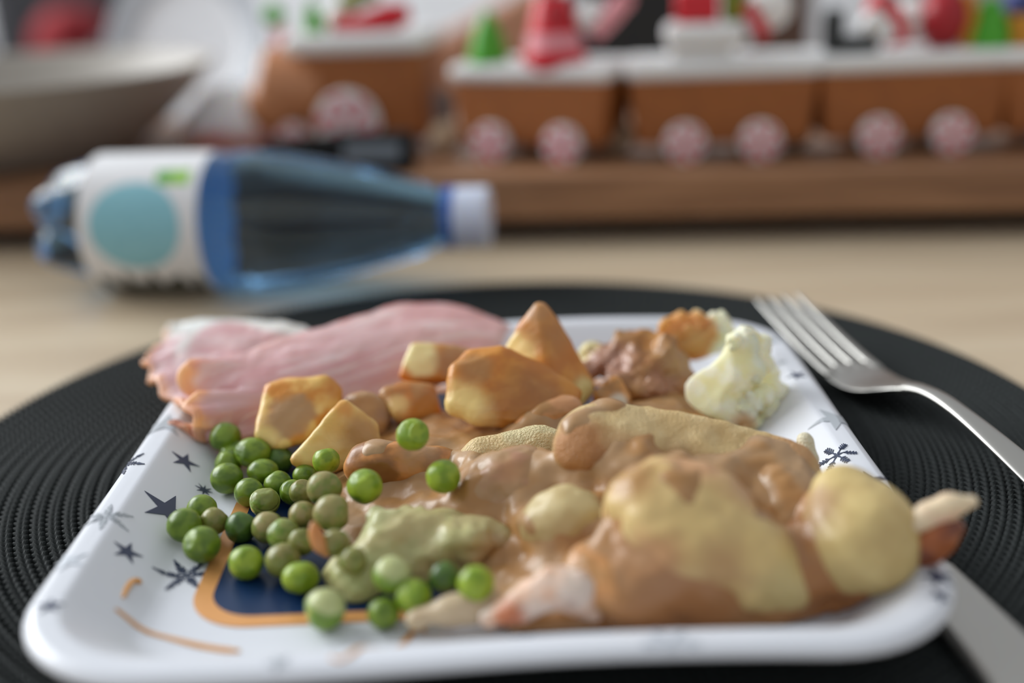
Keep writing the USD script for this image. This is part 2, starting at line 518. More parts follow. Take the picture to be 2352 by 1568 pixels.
def printed(name, shape, px, py, look, lift=0.00012):
    p = on_plate(px, py)
    e = 1e-3                                     # on the sloping wall the print is foreshortened along the slope
    g = np.array([plate_z(p[0] + e, p[1]) - plate_z(p[0] - e, p[1]), plate_z(p[0], p[1] + e) - plate_z(p[0], p[1] - e)]) / (2 * e)
    ang, k = math.degrees(math.atan2(g[1], g[0])), 1 / math.sqrt(1 + g @ g)
    shape = affinity.rotate(affinity.scale(affinity.rotate(shape, -ang, origin=(0, 0)), k, 1, origin=(0, 0)), ang, origin=(0, 0))
    s = affinity.translate(shape, p[0], p[1]).intersection(whole)
    ms = [poly_surface(g, plate_z, 0.0022, lift) for g in getattr(s, 'geoms', [s]) if g.area > 1e-9]
    if ms:
        obj(name, cat_(*ms), look, plate, smooth=False)


for px, py, r, rot, look in ((425, 1060, .0052, .05, navy), (386, 1172, .0090, .0, navy), (293, 1268, .0046, .05, navy), (2003, 1103, .0060, .10, navy), (1208, 1463, .0042, .3, navy),
                             (1830, 862, .0036, .3, navy), (2155, 1325, .0046, .1, navy), (2160, 1368, .0030, .4, navy), (115, 1392, .0034, .2, navy), (1795, 832, .0020, .2, silver), (1378, 728, .0034, .2, navy),
                             (1920, 962, .0088, .35, silver), (380, 975, .0085, .1, silver), (155, 1288, .0055, .5, pale_print), (640, 1522, .0030, .5, silver), (1770, 782, .0050, .3, silver)):
    printed('printed_star', star(r, rot=rot), px, py, look)
printed('printed_star', star(.0030, 8, .33, .1), 469, 1126, navy)
printed('printed_snowflake', flake(.0066, 0, .28), 1922, 1046, navy)
printed('printed_snowflake', flake(.0080, 1, .35), 286, 1078, navy)
printed('printed_snowflake', flake(.0082, 1, .62), 428, 1322, navy)
printed('printed_snowflake', flake(.0072, 1, .1), 243, 1187, silver)
printed('printed_snowflake', flake(.0060, 0, .5), 1540, 1478, pale_print)

# ------------------------------------------------------------------ board, bowl, bottle and what stands behind
BYAW = math.radians(-6.1)


def board_y(x):
    return 0.6395 - math.tan(-BYAW) * (x - 0.08)


BTOP = 0.0365
bc = np.array([0.03, board_y(0.03)])
bn = np.array([-math.sin(BYAW), math.cos(BYAW)])
board = thing('serving_board', 'long thick brown wooden board on feet carrying the gingerbread train', 'board', (*(bc + bn * 0.13), 0), BYAW)
obj('plank', rbox(1.30, 0.26, BTOP - 0.0105, 0.003, (0, 0, (BTOP + 0.0105) / 2)), board_look, board)
for sx in (-0.6, 0.6):
    obj('foot', trimesh.creation.box(bounds=((sx - 0.02, -0.105, TABLE), (sx + 0.02, 0.105, 0.0108))), black_look, board)

stoneware = plain('taupe_stoneware', lin(156, 149, 140), 0.5, noise=(lin(148, 141, 132), 120.0), spec=0.4)
bowl = thing('salad_bowl', 'large shallow taupe grey stoneware bowl at the left end of the board', 'bowl', (-0.333, 0.80, BTOP))
rb = .142
pts = [(0, .002), (.070, .002), (.074, 0), (.080, 0), (.084, .003), (.105, .018), (.125, .036), (rb - .003, .0535), (rb - .0008, .0552), (rb - .003, .0563), (rb - .0065, .0550), (.119, .039), (.10, .024), (.078, .011), (.05, .0075), (0, .007)]
obj('vessel', lathe(pts, 128), stoneware, bowl)

# ---- the bottle lies on its side, cap to the right
pa, pb = at(120, 512, TABLE + 0.0355), at(1128, 506, TABLE + 0.0335)
u_ = pb - pa; blen = float(np.hypot(u_[0], u_[1])); byaw = math.atan2(u_[1], u_[0])
bottle = thing('water_bottle', 'clear blue plastic water bottle lying on its side on the table', 'bottle', (pa[0], pa[1], TABLE + 0.0352), byaw)
k_ = blen / 0.222
blue_pet = plain('blue_bottle_plastic', (0.28, 0.60, 1.0), 0.03, trans=1.0, ior=1.36)
cap_look = plain('pale_blue_cap', lin(208, 216, 236), 0.35, sss=0.3)
cap_ring = plain('blue_cap_ring', lin(46, 92, 176), 0.35, sss=0.2)
prof = [(0.0, .018), (.020, .022), (.035, .024), (.036, .0340), (.040, .0350), (.088, .0350), (.092, .0343), (.0935, .0338), (.095, .0346), (.105, .0350), (.125, .0332), (.150, .0284), (.175, .0220), (.190, .0175), (.198, .0142), (.205, .0136), (.2175, .0136), (.2182, .0)]
nb = 120
thb = np.arange(nb) / nb * 2 * pi
xs = np.array([0, .004, .008, .012, .016, .020, .024, .029, .034, .038])
body = []
for x in xs:          # the petal foot: five lobes that fade into the round wall
    f = x / .038
    lobe = 0.5 + 0.5 * np.cos(5 * thb + 0.5)
    rr = .0350 * (0.62 + 0.38 * f ** 0.45) * (1 - 0.34 * (1 - f) ** 0.8 * (1 - lobe ** 0.7)) if f > 0 else .0350 * (0.30 + 0.36 * lobe)
    body.append(np.c_[np.full(nb, x), rr * np.cos(thb), rr * np.sin(thb)])
for x, r in ((.045, .0350), (.088, .0350), (.0915, .0344), (.0935, .0338), (.0955, .0345), (.100, .0350), (.108, .0349), (.118, .0341), (.130, .0324), (.145, .0296), (.160, .0262), (.175, .0224), (.187, .0188), (.195, .0158), (.199, .0140), (.203, .0136), (.2175, .0136)):
    fl = 1 + 0.012 * np.cos(12 * thb) * (0.1 < x < 0.19)
    body.append(np.c_[np.full(nb, x), r * fl * np.cos(thb), r * fl * np.sin(thb)])
V = np.vstack(body + [np.array([[.004, 0, 0], [.2175, 0, 0]])]); V[:, 0] *= k_
F = []
nrows = len(body)
for i in range(nrows - 1):
    for j in range(nb):
        a, b, c, d = i * nb + j, i * nb + (j + 1) % nb, (i + 1) * nb + (j + 1) % nb, (i + 1) * nb + j
        F += [(a, b, c), (a, c, d)]
e = nrows * nb
for j in range(nb):
    F += [(e, (j + 1) % nb, j), (e + 1, (nrows - 1) * nb + j, (nrows - 1) * nb + (j + 1) % nb)]
bm = trimesh.Trimesh(V, np.array(F), process=False)
if bm.volume < 0:
    bm.invert()
obj('body', bm, blue_pet, bottle, smooth=40)
capm = lathe([(0, .2020), (.0150, .2020), (.0150, .2050), (.0152, .2060), (.0152, .2195), (.0146, .2212), (0, .2212)], 64)
capm = moved(capm, ry=pi / 2); capm.vertices[:, 0] *= k_
lo_ = moved(lathe([(.0137, .1995), (.0152, .1995), (.0152, .2052), (.0137, .2052), (.0137, .1995)], 64), ry=pi / 2); lo_.vertices[:, 0] *= k_
capo = obj('cap', capm, cap_look, bottle, label='pale blue screw cap')
obj('tamper_ring', lo_, cap_ring, capo, label='blue ring below the cap')


def wrap(poly, r, x0, phi0, th=0.0002):
    """A flat print of the polygon (along the axis, around) bent onto the bottle."""
    m = trimesh.creation.extrude_polygon(poly, th, engine='earcut')
    v, f = trimesh.remesh.subdivide_to_size(m.vertices, m.faces, 0.004, max_iter=12)
    rr = r + v[:, 2]
    ph = phi0 + v[:, 1] / r
    return trimesh.Trimesh(np.c_[(x0 + v[:, 0]) * k_, -rr * np.cos(ph), rr * np.sin(ph)], f, process=False)


label_white = plain('white_label_paper', lin(226, 226, 228), 0.45)
label_blue = plain('pale_blue_label_print', lin(128, 186, 200), 0.45, noise=(lin(140, 196, 208), 300.0))
label_green = plain('green_label_print', lin(140, 200, 40), 0.45)
label_green2 = plain('dark_green_label_print', lin(80, 170, 50), 0.45)
label_dark = plain('dark_label_print', lin(70, 74, 66), 0.5)
L0, L1, RL = .0300, .0885, .0352
lab = lathe([(RL - .0002, L0), (RL, L0), (RL, L1), (RL - .0002, L1), (RL - .0002, L0)], 128)
lab = moved(lab, ry=pi / 2); lab.vertices[:, 0] *= k_
labo = obj('wrap_label', lab, label_white, bottle, label='white paper label with a pale blue disc')
obj('blue_disc', wrap(Point(0, 0).buffer(.0222, 32), RL, .0580, math.radians(10)), label_blue, labo, smooth=True)
obj('green_block', wrap(sbox(-.0062, -.0042, .0090, .0042), RL, .0745, math.radians(51)), label_green, labo, smooth=True)
obj('dark_green_block', wrap(sbox(-.0040, -.0036, .0028, .0036), RL + .0003, .0712, math.radians(51)), label_green2, labo, smooth=True)
hill = [(-.026, -.012)] + [(x, .004 + .0045 * math.sin(1500 * x * .35 + 1) + .003 * math.sin(x * 900)) for x in np.linspace(-.026, .026, 40)] + [(.026, -.012)]
obj('dark_hills', wrap(Polygon(hill).buffer(0), RL, .0595, math.radians(-47)), label_dark, labo, smooth=True)

# ---- the gingerbread train
brown = plain('gingerbread_brown', lin(160, 92, 38), 0.6, noise=(lin(148, 84, 34), 80.0))
brown2 = plain('gingerbread_orange_brown', lin(186, 124, 82), 0.45)
icing = plain('white_icing', lin(232, 230, 228), 0.4, sss=0.15)
red = plain('glossy_red', lin(206, 22, 38), 0.35)
darkred = plain('deep_red', lin(160, 14, 28), 0.4)
pinkw = plain('pink_stripe', lin(228, 150, 158), 0.4)
green = plain('leaf_green', lin(70, 160, 26), 0.45)
olive = plain('olive_green', lin(120, 130, 24), 0.45)
pinkred = plain('peppermint_red', lin(214, 92, 110), 0.35)
goldy = plain('golden_yellow', lin(196, 132, 24), 0.4)
biscuit = plain('biscuit', lin(196, 170, 140), 0.6)
bootblack = plain('boot_black', lin(30, 34, 34), 0.4)
blueb = plain('toy_blue', lin(60, 70, 130), 0.4)


def swirl(r, y, n=6):
    ms = []
    for k in range(n):
        pts = []
        for s in np.linspace(0.22, 1, 8):
            a = 2 * pi * k / n + 0.7 * s
            pts.append((s * r * 0.97 * math.cos(a), s * r * 0.97 * math.sin(a)))
        for s in np.linspace(1, 0.22, 8):
            a = 2 * pi * k / n + 0.7 * s + pi / n * 0.9
            pts.append((s * r * 0.97 * math.cos(a), s * r * 0.97 * math.sin(a)))
        ms.append(moved(prism(Polygon(pts).buffer(0), 0.0012), (0, y, 0), rx=pi / 2))
    return cat_(*ms)


def wheel(parent, x, y, r, z=None):
    z = r if z is None else z
    w = moved(lathe([(0, -.004), (r * .7, -.004), (r * .95, -.003), (r, 0), (r * .95, .003), (r * .7, .004), (0, .004)], 40), (x, y, z), rx=pi / 2)
    wo = obj('wheel', w, icing, parent, label='peppermint candy wheel')
    obj('swirl', moved(swirl(r * .93, 0), (x, y - .0035, z)), pinkred, wo)


def slab(L, D, z0, z1):
    """Icing on a car: a soft rounded slab."""
    core = rbox(L, D, z1 - z0, min(.006, (z1 - z0) / 2.05), (0, 0, (z0 + z1) / 2), 16)
    return core


def car(name, label, p0, p1, L, zb=(.009, .047), zs=(.0455, .0560), extra=0.0):
    """A wagon standing on the board; p0, p1 are its two near wheels on the ground."""
    c = (p0 + p1) / 2
    yaw = math.atan2(p1[1] - p0[1], p1[0] - p0[0])
    D = .052
    n = np.array([-math.sin(yaw), math.cos(yaw)])
    t = thing(name, label, 'toy train car', (c[0] + n[0] * (D / 2 + .004), c[1] + n[1] * (D / 2 + .004), BTOP), yaw)
    bodym = m3.Manifold.batch_hull([m3.Manifold.sphere(.004, 12).translate((a * (L / 2 - .008 + (.004 if cz else 0)), b * (D / 2 - .005), zb[1] - .004 if cz else zb[0] + .004)) for a in (-1, 1) for b in (-1, 1) for cz in (0, 1)])
    obj('body', bodym, brown, t)
    obj('icing', slab(L + .003, D + .003, *zs), icing, t, label='white icing slab')
    w = float(np.hypot(*(p1 - p0)[:2])) / 2
    for x in (-w, w):
        wheel(t, x, -D / 2 - .004, .0115)
        wheel(t, x, D / 2 + .004, .0115)
    return t, yaw, n


wz = BTOP
cars = []
for name, label, xa, ya, xb, yb, L in (('wagon', 'gingerbread train wagon carrying a green tree and a red striped figure', 1130, 372, 1293, 378, .098),
                                       ('wagon', 'gingerbread train wagon with a white chimney on top', 1573, 374, 1745, 370, .106),
                                       ('wagon', 'gingerbread train wagon with black boots and a red sack on top', 2015, 360, 2182, 354, .106),
                                       ('wagon', 'gingerbread train wagon cut off by the right edge of the picture', 2430, 346, 2590, 340, .100)):
    cars.append(car(name, label, at(xa, ya, wz), at(xb, yb, wz), L))
ICE = .056
# first wagon
t = cars[0][0]
obj('tree', lathe([(0, ICE - .002), (.0120, ICE - .002), (.0122, ICE + .003), (.0085, ICE + .017), (.002, ICE + .029), (0, ICE + .030)], 24), green, t, label='green toy fir tree')
T0 = np.array([-.029, -.013, 0])
stage.GetPrimAtPath(str(t.GetPath()) + '/tree').GetAttribute('points').Set(Vt.Vec3fArray.FromNumpy((np.array(stage.GetPrimAtPath(str(t.GetPath()) + '/tree').GetAttribute('points').Get()) + T0).astype(np.float32)))


def ring(prof, loc):
    return moved(lathe(prof, 32), loc)


fx = (.011, -.010, -.003)
obj('figure_body', ring([(0, ICE - .003), (.016, ICE - .003), (.0185, ICE + .001), (.0188, ICE + .008), (.017, ICE + .0105), (0, ICE + .0105)], fx), red, t, label='red round base of the figure')
obj('figure_band', ring([(0, ICE + .010), (.0168, ICE + .010), (.0150, ICE + .0195), (0, ICE + .0195)], fx), pinkw, t, label='pink and white band of the figure')
obj('figure_top', ring([(0, ICE + .019), (.0148, ICE + .019), (.0125, ICE + .030), (.009, ICE + .040), (0, ICE + .040)], fx), red, t, label='red jacket of the figure')
obj('figure_scarf', moved(rbox(.011, .006, .009, .0025), (.016, -.020, ICE + .026)), darkred, t)
obj('figure_head', moved(trimesh.creation.icosphere(3, .013), (.009, -.006, ICE + .050)), icing, t)
obj('mitten', moved(trimesh.creation.icosphere(3, .0095), (.034, -.008, ICE + .025)), icing, t, label='white mitten')
ca = np.linspace(0, pi * 1.15, 14)
hook = [(.036, -.010, ICE + .016), (.043, -.010, ICE + .022), (.049, -.010, ICE + .028)] + [(.0495 - .0 + .004 * math.sin(a) + .001, -.010, ICE + .031 + .005 - .005 * math.cos(a)) for a in ca[:8]]
obj('candy_cane', tube(hook, .0058, 12), pinkw, t, label='pink candy cane held by the figure')
# second wagon: chimney with parcels
t = cars[1][0]
obj('chimney', cat_(rbox(.034, .032, .014, .003, (-.012, -.008, ICE + .004)), rbox(.044, .040, .013, .005, (-.010, -.008, ICE + .0130))), icing, t, label='white chimney with a thick snowy rim')
obj('red_parcel', rbox(.024, .020, .018, .003, (-.014, -.008, ICE + .0285)), red, t)
obj('green_parcel', rbox(.012, .012, .020, .003, (.006, -.008, ICE + .0295)), olive, t)
obj('red_stick', tube([(.012, -.012, ICE + .028), (.018, -.012, ICE + .020), (.024, -.013, ICE + .010)], .0042, 10), red, t)
obj('white_ball', moved(trimesh.creation.icosphere(3, .0125), (.027, -.002, ICE + .026)), icing, t)
# third wagon: boots and sack
t = cars[2][0]
bx = -.043
obj('boot', cat_(rbox(.011, .014, .024, .004, (bx, -.008, ICE + .012)), rbox(.030, .014, .010, .004, (bx + .011, -.008, ICE + .004))), bootblack, t, label='black toy boot')
obj('fur_cuff', tube([(bx + .018, -.008, ICE + .019), (bx + .025, -.008, ICE + .015), (bx + .030, -.008, ICE + .006)], .0075, 14), icing, t, label='white fluffy cuff')
obj('trouser_leg', tube([(bx + .021, -.006, ICE + .027), (bx + .032, -.006, ICE + .020), (bx + .038, -.006, ICE + .004)], .0068, 14), red, t, label='red trouser leg')
obj('white_ball', moved(trimesh.creation.icosphere(3, .011), (.004, .006, ICE + .016)), icing, t)
obj('red_sack', moved(trimesh.creation.icosphere(3, .014), (.020, -.002, ICE + .015)), darkred, t)
v_ = np.array(stage.GetPrimAtPath(str(t.GetPath()) + '/red_sack').GetAttribute('points').Get()); v_[:, 2] = (v_[:, 2] - ICE - .015) * 1.25 + ICE + .016
stage.GetPrimAtPath(str(t.GetPath()) + '/red_sack').GetAttribute('points').Set(Vt.Vec3fArray.FromNumpy(v_.astype(np.float32)))
obj('golden_ribbon', tube([(.031, -.008, ICE), (.033, -.008, ICE + .015), (.031, -.008, ICE + .030)], .004, 10), goldy, t)
obj('tree', ring([(0, ICE - .002), (.0125, ICE - .002), (.0128, ICE + .004), (.0100, ICE + .014), (.004, ICE + .026), (0, ICE + .027)], (.044, -.006, 0)), green, t, label='green toy fir tree')
# fourth wagon
t = cars[3][0]
obj('golden_parcel', rbox(.022, .022, .018, .003, (-.034, -.004, ICE + .008)), goldy, t)
obj('blue_parcel', rbox(.020, .018, .014, .003, (-.034, -.002, ICE + .024)), blueb, t)
obj('red_parcel', rbox(.018, .018, .024, .003, (-.012, -.002, ICE + .011)), red, t)
# couplings between the wagons, round biscuits
for k, (px, py, lab_) in enumerate(((1022, 312, 'pale biscuit coupling between the engine and the first wagon'), (1432, 312, 'pale biscuit coupling left of the chimney wagon'), (1852, 300, 'pale biscuit coupling right of the chimney wagon'))):
    p = at(px, py + 57, BTOP)
    cp = thing('biscuit_coupling', lab_, 'toy train coupling', (p[0], p[1] + .026, BTOP))
    obj('biscuit', moved(trimesh.creation.icosphere(3, .010), (0, 0, .010)), biscuit, cp)
    obj('hook', moved(rbox(.012, .006, .020, .002), (0, 0.004, .028)), plain(f'coupling_grey_{k}', lin(120, 108, 104), .6), cp)

# the engine
pe = at(845, 360, BTOP)
eng = thing('train_engine', 'gingerbread toy train engine with a round boiler and snowy roof', 'toy train engine', (pe[0], pe[1] + .034, BTOP), math.radians(-9))
obj('cab', rbox(.078, .056, .056, .005, (.004, 0, .036)), brown, eng)
roof = slab(.090, .064, .0, .013)
roof.vertices[:, 2] += .0615
obj('roof', roof, icing, eng, label='white snowy roof')
obj('boiler', cat_(moved(lathe([(0, -.020), (.023, -.020), (.026, -.016), (.026, .02), (0, .02)], 40), (-.044, -.004, .0405), ry=pi / 2)), brown2, eng, label='round orange brown boiler')
obj('nose', moved(trimesh.creation.icosphere(3, .0195), (-.058, -.010, .031)), brown2, eng)
obj('chimney_stick', tube([(-.050, -.006, .062), (-.053, -.006, .077)], .0052, 12), pinkw, eng, label='pink candy stick chimney')
obj('chimney_ball', moved(trimesh.creation.icosphere(3, .0068), (-.0555, -.006, .085)), green, eng, label='green ball on the chimney')
obj('roof_tree', ring([(0, .072), (.006, .072), (.0065, .079), (.004, .090), (0, .093)], (-.026, -.018, 0)), green, eng)
obj('roof_bundle', tube([(-.014, -.018, .079), (.004, -.019, .078), (.022, -.014, .082), (.032, -.010, .084)], [.004, .0062, .0085, .005], 14), red, eng, label='red bundle on the roof')
obj('roof_snow', moved(trimesh.creation.icosphere(3, .010), (-.014, -.004, .081)), icing, eng)
obj('roof_garland', tube([(-.010, -.006, .090), (.000, -.008, .093), (.012, -.006, .098)], .006, 12), olive, eng)
wheel(eng, -.006, -.032, .0205)
wheel(eng, -.043, -.028, .0105)
obj('running_board', rbox(.046, .010, .008, .003, (-.004, -.033, .011)), icing, eng, label='white running board')

# crumpled wrapper between bowl and engine
pw = at(540, 340, BTOP)


def crumple(P):
    q = P - np.array([pw[0], pw[1] + .03, BTOP])
    d = np.linalg.norm(q / [1.25, .8, 1.5], axis=1) - .037 + .22 * np.maximum(q[:, 2], 0)
    return np.maximum(d - .016 * (meshkit.fbm(P * 55, 3, 5) - .5), BTOP + .0003 - P[:, 2])


cm = surface_net(crumple, (pw[0] - .06, pw[1] - .03, BTOP - .002), (pw[0] + .06, pw[1] + .09, BTOP + .075), .0025)
pk = smooth01(cm.vertices[:, 2] + .01 * meshkit.noise(cm.vertices * 90, 3), BTOP + .020, BTOP + .010)[:, None] * smooth01(cm.vertices[:, 0], pw[0] - .045, pw[0] - .02)[:, None]
obj('crumpled_wrapper', cm, food('wrapper_film', .3, .8, .012, bump=(60, .3, .003)), label='crumpled white and pink wrapper between grey bowl and train engine', cat='wrapper', col=lin(244, 246, 250) * (1 - pk) + lin(206, 130, 124) * pk)

# black box in front of the engine
p0, p1 = at(640, 398, BTOP), at(955, 396, BTOP)
bxyaw = math.atan2(p1[1] - p0[1], p1[0] - p0[0])
bl = float(np.hypot(*(p1 - p0)[:2]))
case_black = plain('matt_black', lin(20, 21, 22), .75, spec=.2)
gad = thing('black_case', 'small black box with a grey panel in front of the train engine', 'box', (*((p0 + p1) / 2)[:2] + np.array([0, .008]), BTOP), bxyaw)
obj('case', rbox(bl * .58, .016, .0220, .003, (bl * .20, 0, .0111)), case_black, gad)
obj('strap', m3.Manifold.batch_hull([m3.Manifold.sphere(.003, 10).translate(tuple(map(float, q))) for q in ((-bl * .60, -.004, .0155), (-bl * .60, .004, .0155), (-bl * .05, -.004, .0180), (-bl * .05, .004, .0180), (-bl * .08, -.004, .0032), (-bl * .08, .004, .0032), (-bl * .58, 0, .0032))]), case_black, gad)
obj('panel', rbox(.034, .002, .0095, .0009, (bl * .22, -.0082, .0122)), plain('grey_panel', lin(124, 130, 136), .3), gad)

# ---- furniture beyond the table
dishw, dishg = plain('white_glaze', lin(236, 239, 244), .3), plain('pale_grey_glaze', lin(186, 192, 200), .35)
ds = thing('dish_stand', 'small white stand holding up the white plate behind the bowl', 'stand', (-.274, 1.005, TABLE), math.radians(-20))
obj('base', rbox(.10, .09, .010, .003, (0, .01, .005)), white_look, ds)
obj('back_support', tube([(0, .045, .008), (0, .058, .05), (0, .064, .095)], .005, 10), white_look, ds)
dd_ = thing('dinner_plate', 'white plate with pale grey rim standing upright behind the grey bowl', 'plate', (-.274, 1.0, TABLE), math.radians(-20))
tl = math.radians(72)
dp = moved(lathe([(0, .000), (.050, .000), (.056, .004), (.056, .0065), (.049, .003), (0, .003)], 72), (0, .032, .0840), rx=tl)
dr = moved(lathe([(.055, .004), (.060, .0060), (.0775, .0100), (.0785, .0112), (.0772, .0122), (.060, .0085), (.055, .0065), (.055, .004)], 72), (0, .032, .0840), rx=tl)
obj('well', dp, dishw, dd_, label='bright white middle of the plate')
obj('rim', dr, dishg, dd_, label='pale grey rim of the plate')
arm = thing('armchair', 'dark grey armchair at the top left beyond the bowl', 'chair', (-.92, 2.42, FLOOR), 0)
obj('seat', rbox(.46, .50, .20, .05, (0, -.02, .52)), charcoal_look, arm)
obj('backrest', rbox(.46, .12, .46, .05, (0, .36, .70)), charcoal_look, arm)
obj('base', rbox(.44, .46, .42, .02, (0, 0, .215)), charcoal_look, arm)
for s in (-1, 1):
    obj('armrest', rbox(.07, .46, .34, .03, (s * .215, -.02, .60)), charcoal_look, arm)
cu = thing('cushion', 'dark red cushion lying on the dark grey armchair', 'cushion', (-.822, 2.36, FLOOR + .625), 0)
obj('pad', rbox(.150, .20, .20, .07, (0, 0, .10)), darkred_look, cu)
dk = thing('dining_chair', 'black chair with a panel back beyond the train', 'chair', (.175, 1.62, FLOOR), 0)
obj('backrest', rbox(.150, .03, .44, .012, (0, 0, .74)), black_look, dk)
obj('seat', rbox(.24, .34, .04, .012, (0, .19, .45)), black_look, dk)
for sx in (-.09, .09):
    for sy in (.06, .32):
        obj('leg', trimesh.creation.box(bounds=((sx - .016, sy - .016, 0), (sx + .016, sy + .016, .435))), black_look, dk)
st = thing('wooden_chair', 'tan wooden chair with a broad slanting back between the engine and the first wagon', 'chair', (-.022, 1.24, FLOOR), 0)
obj('back_panel', m3.Manifold.batch_hull([m3.Manifold.sphere(.012, 12).translate(q) for q in ((-.045, 0, .50), (.050, 0, .50), (-.040, 0, .81), (.058, 0, .855), (-.045, .01, .50), (.058, .01, .855))]), tan_wood, st)
obj('seat', rbox(.17, .34, .035, .012, (0, .18, .44)), tan_wood, st)
for sx in (-.065, .065):
    for sy in (.03, .32):
        obj('leg', trimesh.creation.box(bounds=((sx - .013, sy - .013, 0), (sx + .013, sy + .013, .425 if sy > .1 else .55))), tan_wood, st)
bs = thing('chair_with_narrow_back', 'dark reddish brown chair back beyond the chimney wagon', 'chair', (.375, 1.62, FLOOR), 0)
obj('backrest', rbox(.09, .03, .40, .012, (0, 0, .73)), dark_wood, bs)
obj('seat', rbox(.16, .30, .04, .012, (0, .17, .45)), dark_wood, bs)
for sx in (-.06, .06):
    for sy in (.06, .28):
        obj('leg', trimesh.creation.box(bounds=((sx - .014, sy - .014, 0), (sx + .014, sy + .014, .435))), dark_wood, bs)
cloth = thing('armchair', 'pale grey upholstered chair beyond the third wagon', 'chair', (.635, 1.65, FLOOR), 0)
obj('backrest', rbox(.28, .10, .56, .04, (0, 0, .66)), grey_look, cloth)
obj('seat', rbox(.32, .40, .14, .04, (0, .22, .40)), grey_look, cloth)
for sx in (-.12, .12):
    for sy in (.08, .36):
        obj('leg', trimesh.creation.box(bounds=((sx - .018, sy - .018, 0), (sx + .018, sy + .018, .335))), dark_wood, cloth)
cab = thing('sideboard', 'dark brown wooden sideboard beyond the last wagon at the right', 'sideboard', (1.75, 2.9, FLOOR), 0)
obj('carcass', rbox(1.5, .45, .78, .01, (0, 0, .39)), dark_wood, cab)
for s in (-1, 1):
    obj('door', rbox(.70, .02, .68, .006, (s * .365, -.232, .40)), dark_wood, cab)

# ------------------------------------------------------------------ the food
moist = food('moist_food', .42, .14, .0020, .10, (700, .35, .0005))
wet = food('wet_gravy', .40, .0, .0015, .12, (260, .30, .0006))
grainy = food('grainy_meat', .50, .10, .002, .05, (1400, .9, .0012))
peaskin = food('pea_skin', .38, .12, .0012, .05, (1200, .12, .0002))
hamlook = food('ham_meat', .42, .40, .003, .12, (900, .35, .0004))
curdlook = food('cauliflower_curd', .55, .35, .003, 0.0, (1800, .5, .0006))

GRAVY, GRAVY_D, GRAVY_P = lin(168, 122, 70), lin(146, 95, 46), lin(172, 136, 96)
GOLD, GOLD_D, FLESH = lin(204, 136, 50), lin(188, 116, 40), lin(238, 214, 140)
PALE, PALE_Y, CREAM = lin(222, 194, 140), lin(220, 190, 126), lin(190, 178, 126)


def floor_of_plate(P):
    return plate_z(P[:, 0], P[:, 1]) + 0.00035 - P[:, 2]


HEAP = []


class Balls:
    """Rounded flesh: balls given as (picture x, picture y, height z or depth offset, picture radius)."""

    def __init__(self, anchor, balls, mode='depth', k=0.004, noise=(.0012, 130), chain=False, squash=None):
        a = at(*anchor)
        t0 = dist(a)
        self.c, self.r = [], []
        for bx_, by_, q, rp in balls:
            p = at_depth(bx_, by_, t0 + q) if mode == 'depth' else at(bx_, by_, q)
            self.c.append(p); self.r.append(rp * dist(p) / FPX)
        self.c, self.r, self.k, self.noise, self.chain, self.squash = np.array(self.c), np.array(self.r), k, noise, chain, squash

    def sdf(self, P):
        d = None
        n = len(self.c)
        for i in range(n):
            if self.chain and i < n - 1:
                a, b = self.c[i], self.c[i + 1]
                h = np.clip(((P - a) @ (b - a)) / ((b - a) @ (b - a)), 0, 1)[:, None]
                e = P - a - h * (b - a)
                rr = self.r[i] + h[:, 0] * (self.r[i + 1] - self.r[i])
            elif self.chain and n > 1:
                continue
            else:
                e, rr = P - self.c[i], self.r[i]
            if self.squash is not None:
                e = e / self.squash
            di = np.linalg.norm(e, axis=1) - rr
            d = di if d is None else smin(d, di, self.k)
        if self.noise:
            d = d - self.noise[0] * 2 * (meshkit.fbm(P * self.noise[1], 3, len(self.c)) - .5)
        return d

    def box(self, pad=.004):
        return self.c.min(0) - self.r.max() * 1.3 - pad, self.c.max(0) + self.r.max() * 1.3 + pad


class Facets:
    """A cut piece: the hull of the balls, edges softened; same ball notation."""

    def __init__(self, anchor, balls, mode='depth', round_=.0018, noise=(.0008, 150), seed=0):
        b = Balls(anchor, balls, mode)
        self.c, self.r, self.noise, self.seed = b.c, b.r, noise, seed
        hull = trimesh.Trimesh(np.vstack([c + r * trimesh.creation.icosphere(1).vertices for c, r in zip(b.c, b.r)])).convex_hull
        n, o = hull.face_normals, hull.triangles_center
        key = np.unique(np.round(np.c_[n, (n * o).sum(1)[:, None]], 4), axis=0)
        self.n, self.o = key[:, :3], key[:, 3]

    def sdf(self, P):
        d = np.full(len(P), -1.0)
        for n, o in zip(self.n, self.o):
            d = np.maximum(d, P @ n - o)
        if self.noise:
            d = d - self.noise[0] * 2 * (meshkit.fbm(P * self.noise[1], 3, self.seed) - .5)
        return d

    box = Balls.box


def patches(P, base, base2, coats, f=160, seed=0):
    """Colour of a cooked piece: two tones mixed by noise, then sauce, browning or painted shade on the places listed: (picture x, y, z or point, radius, colour, softness, strength)."""
    w = smooth01(meshkit.fbm(P * f, 4, seed), .38, .62)[:, None]
    C = base * (1 - w) + base2 * w
    for c, r, col, soft, s in coats:
        d = np.linalg.norm(P - c, axis=1) / r + .55 * (meshkit.fbm(P * 220, 3, seed + 7) - .5)
        m = (s * smooth01(d, 1 + soft, 1 - soft))[:, None]
        C = C * (1 - m) + col * m
    return C


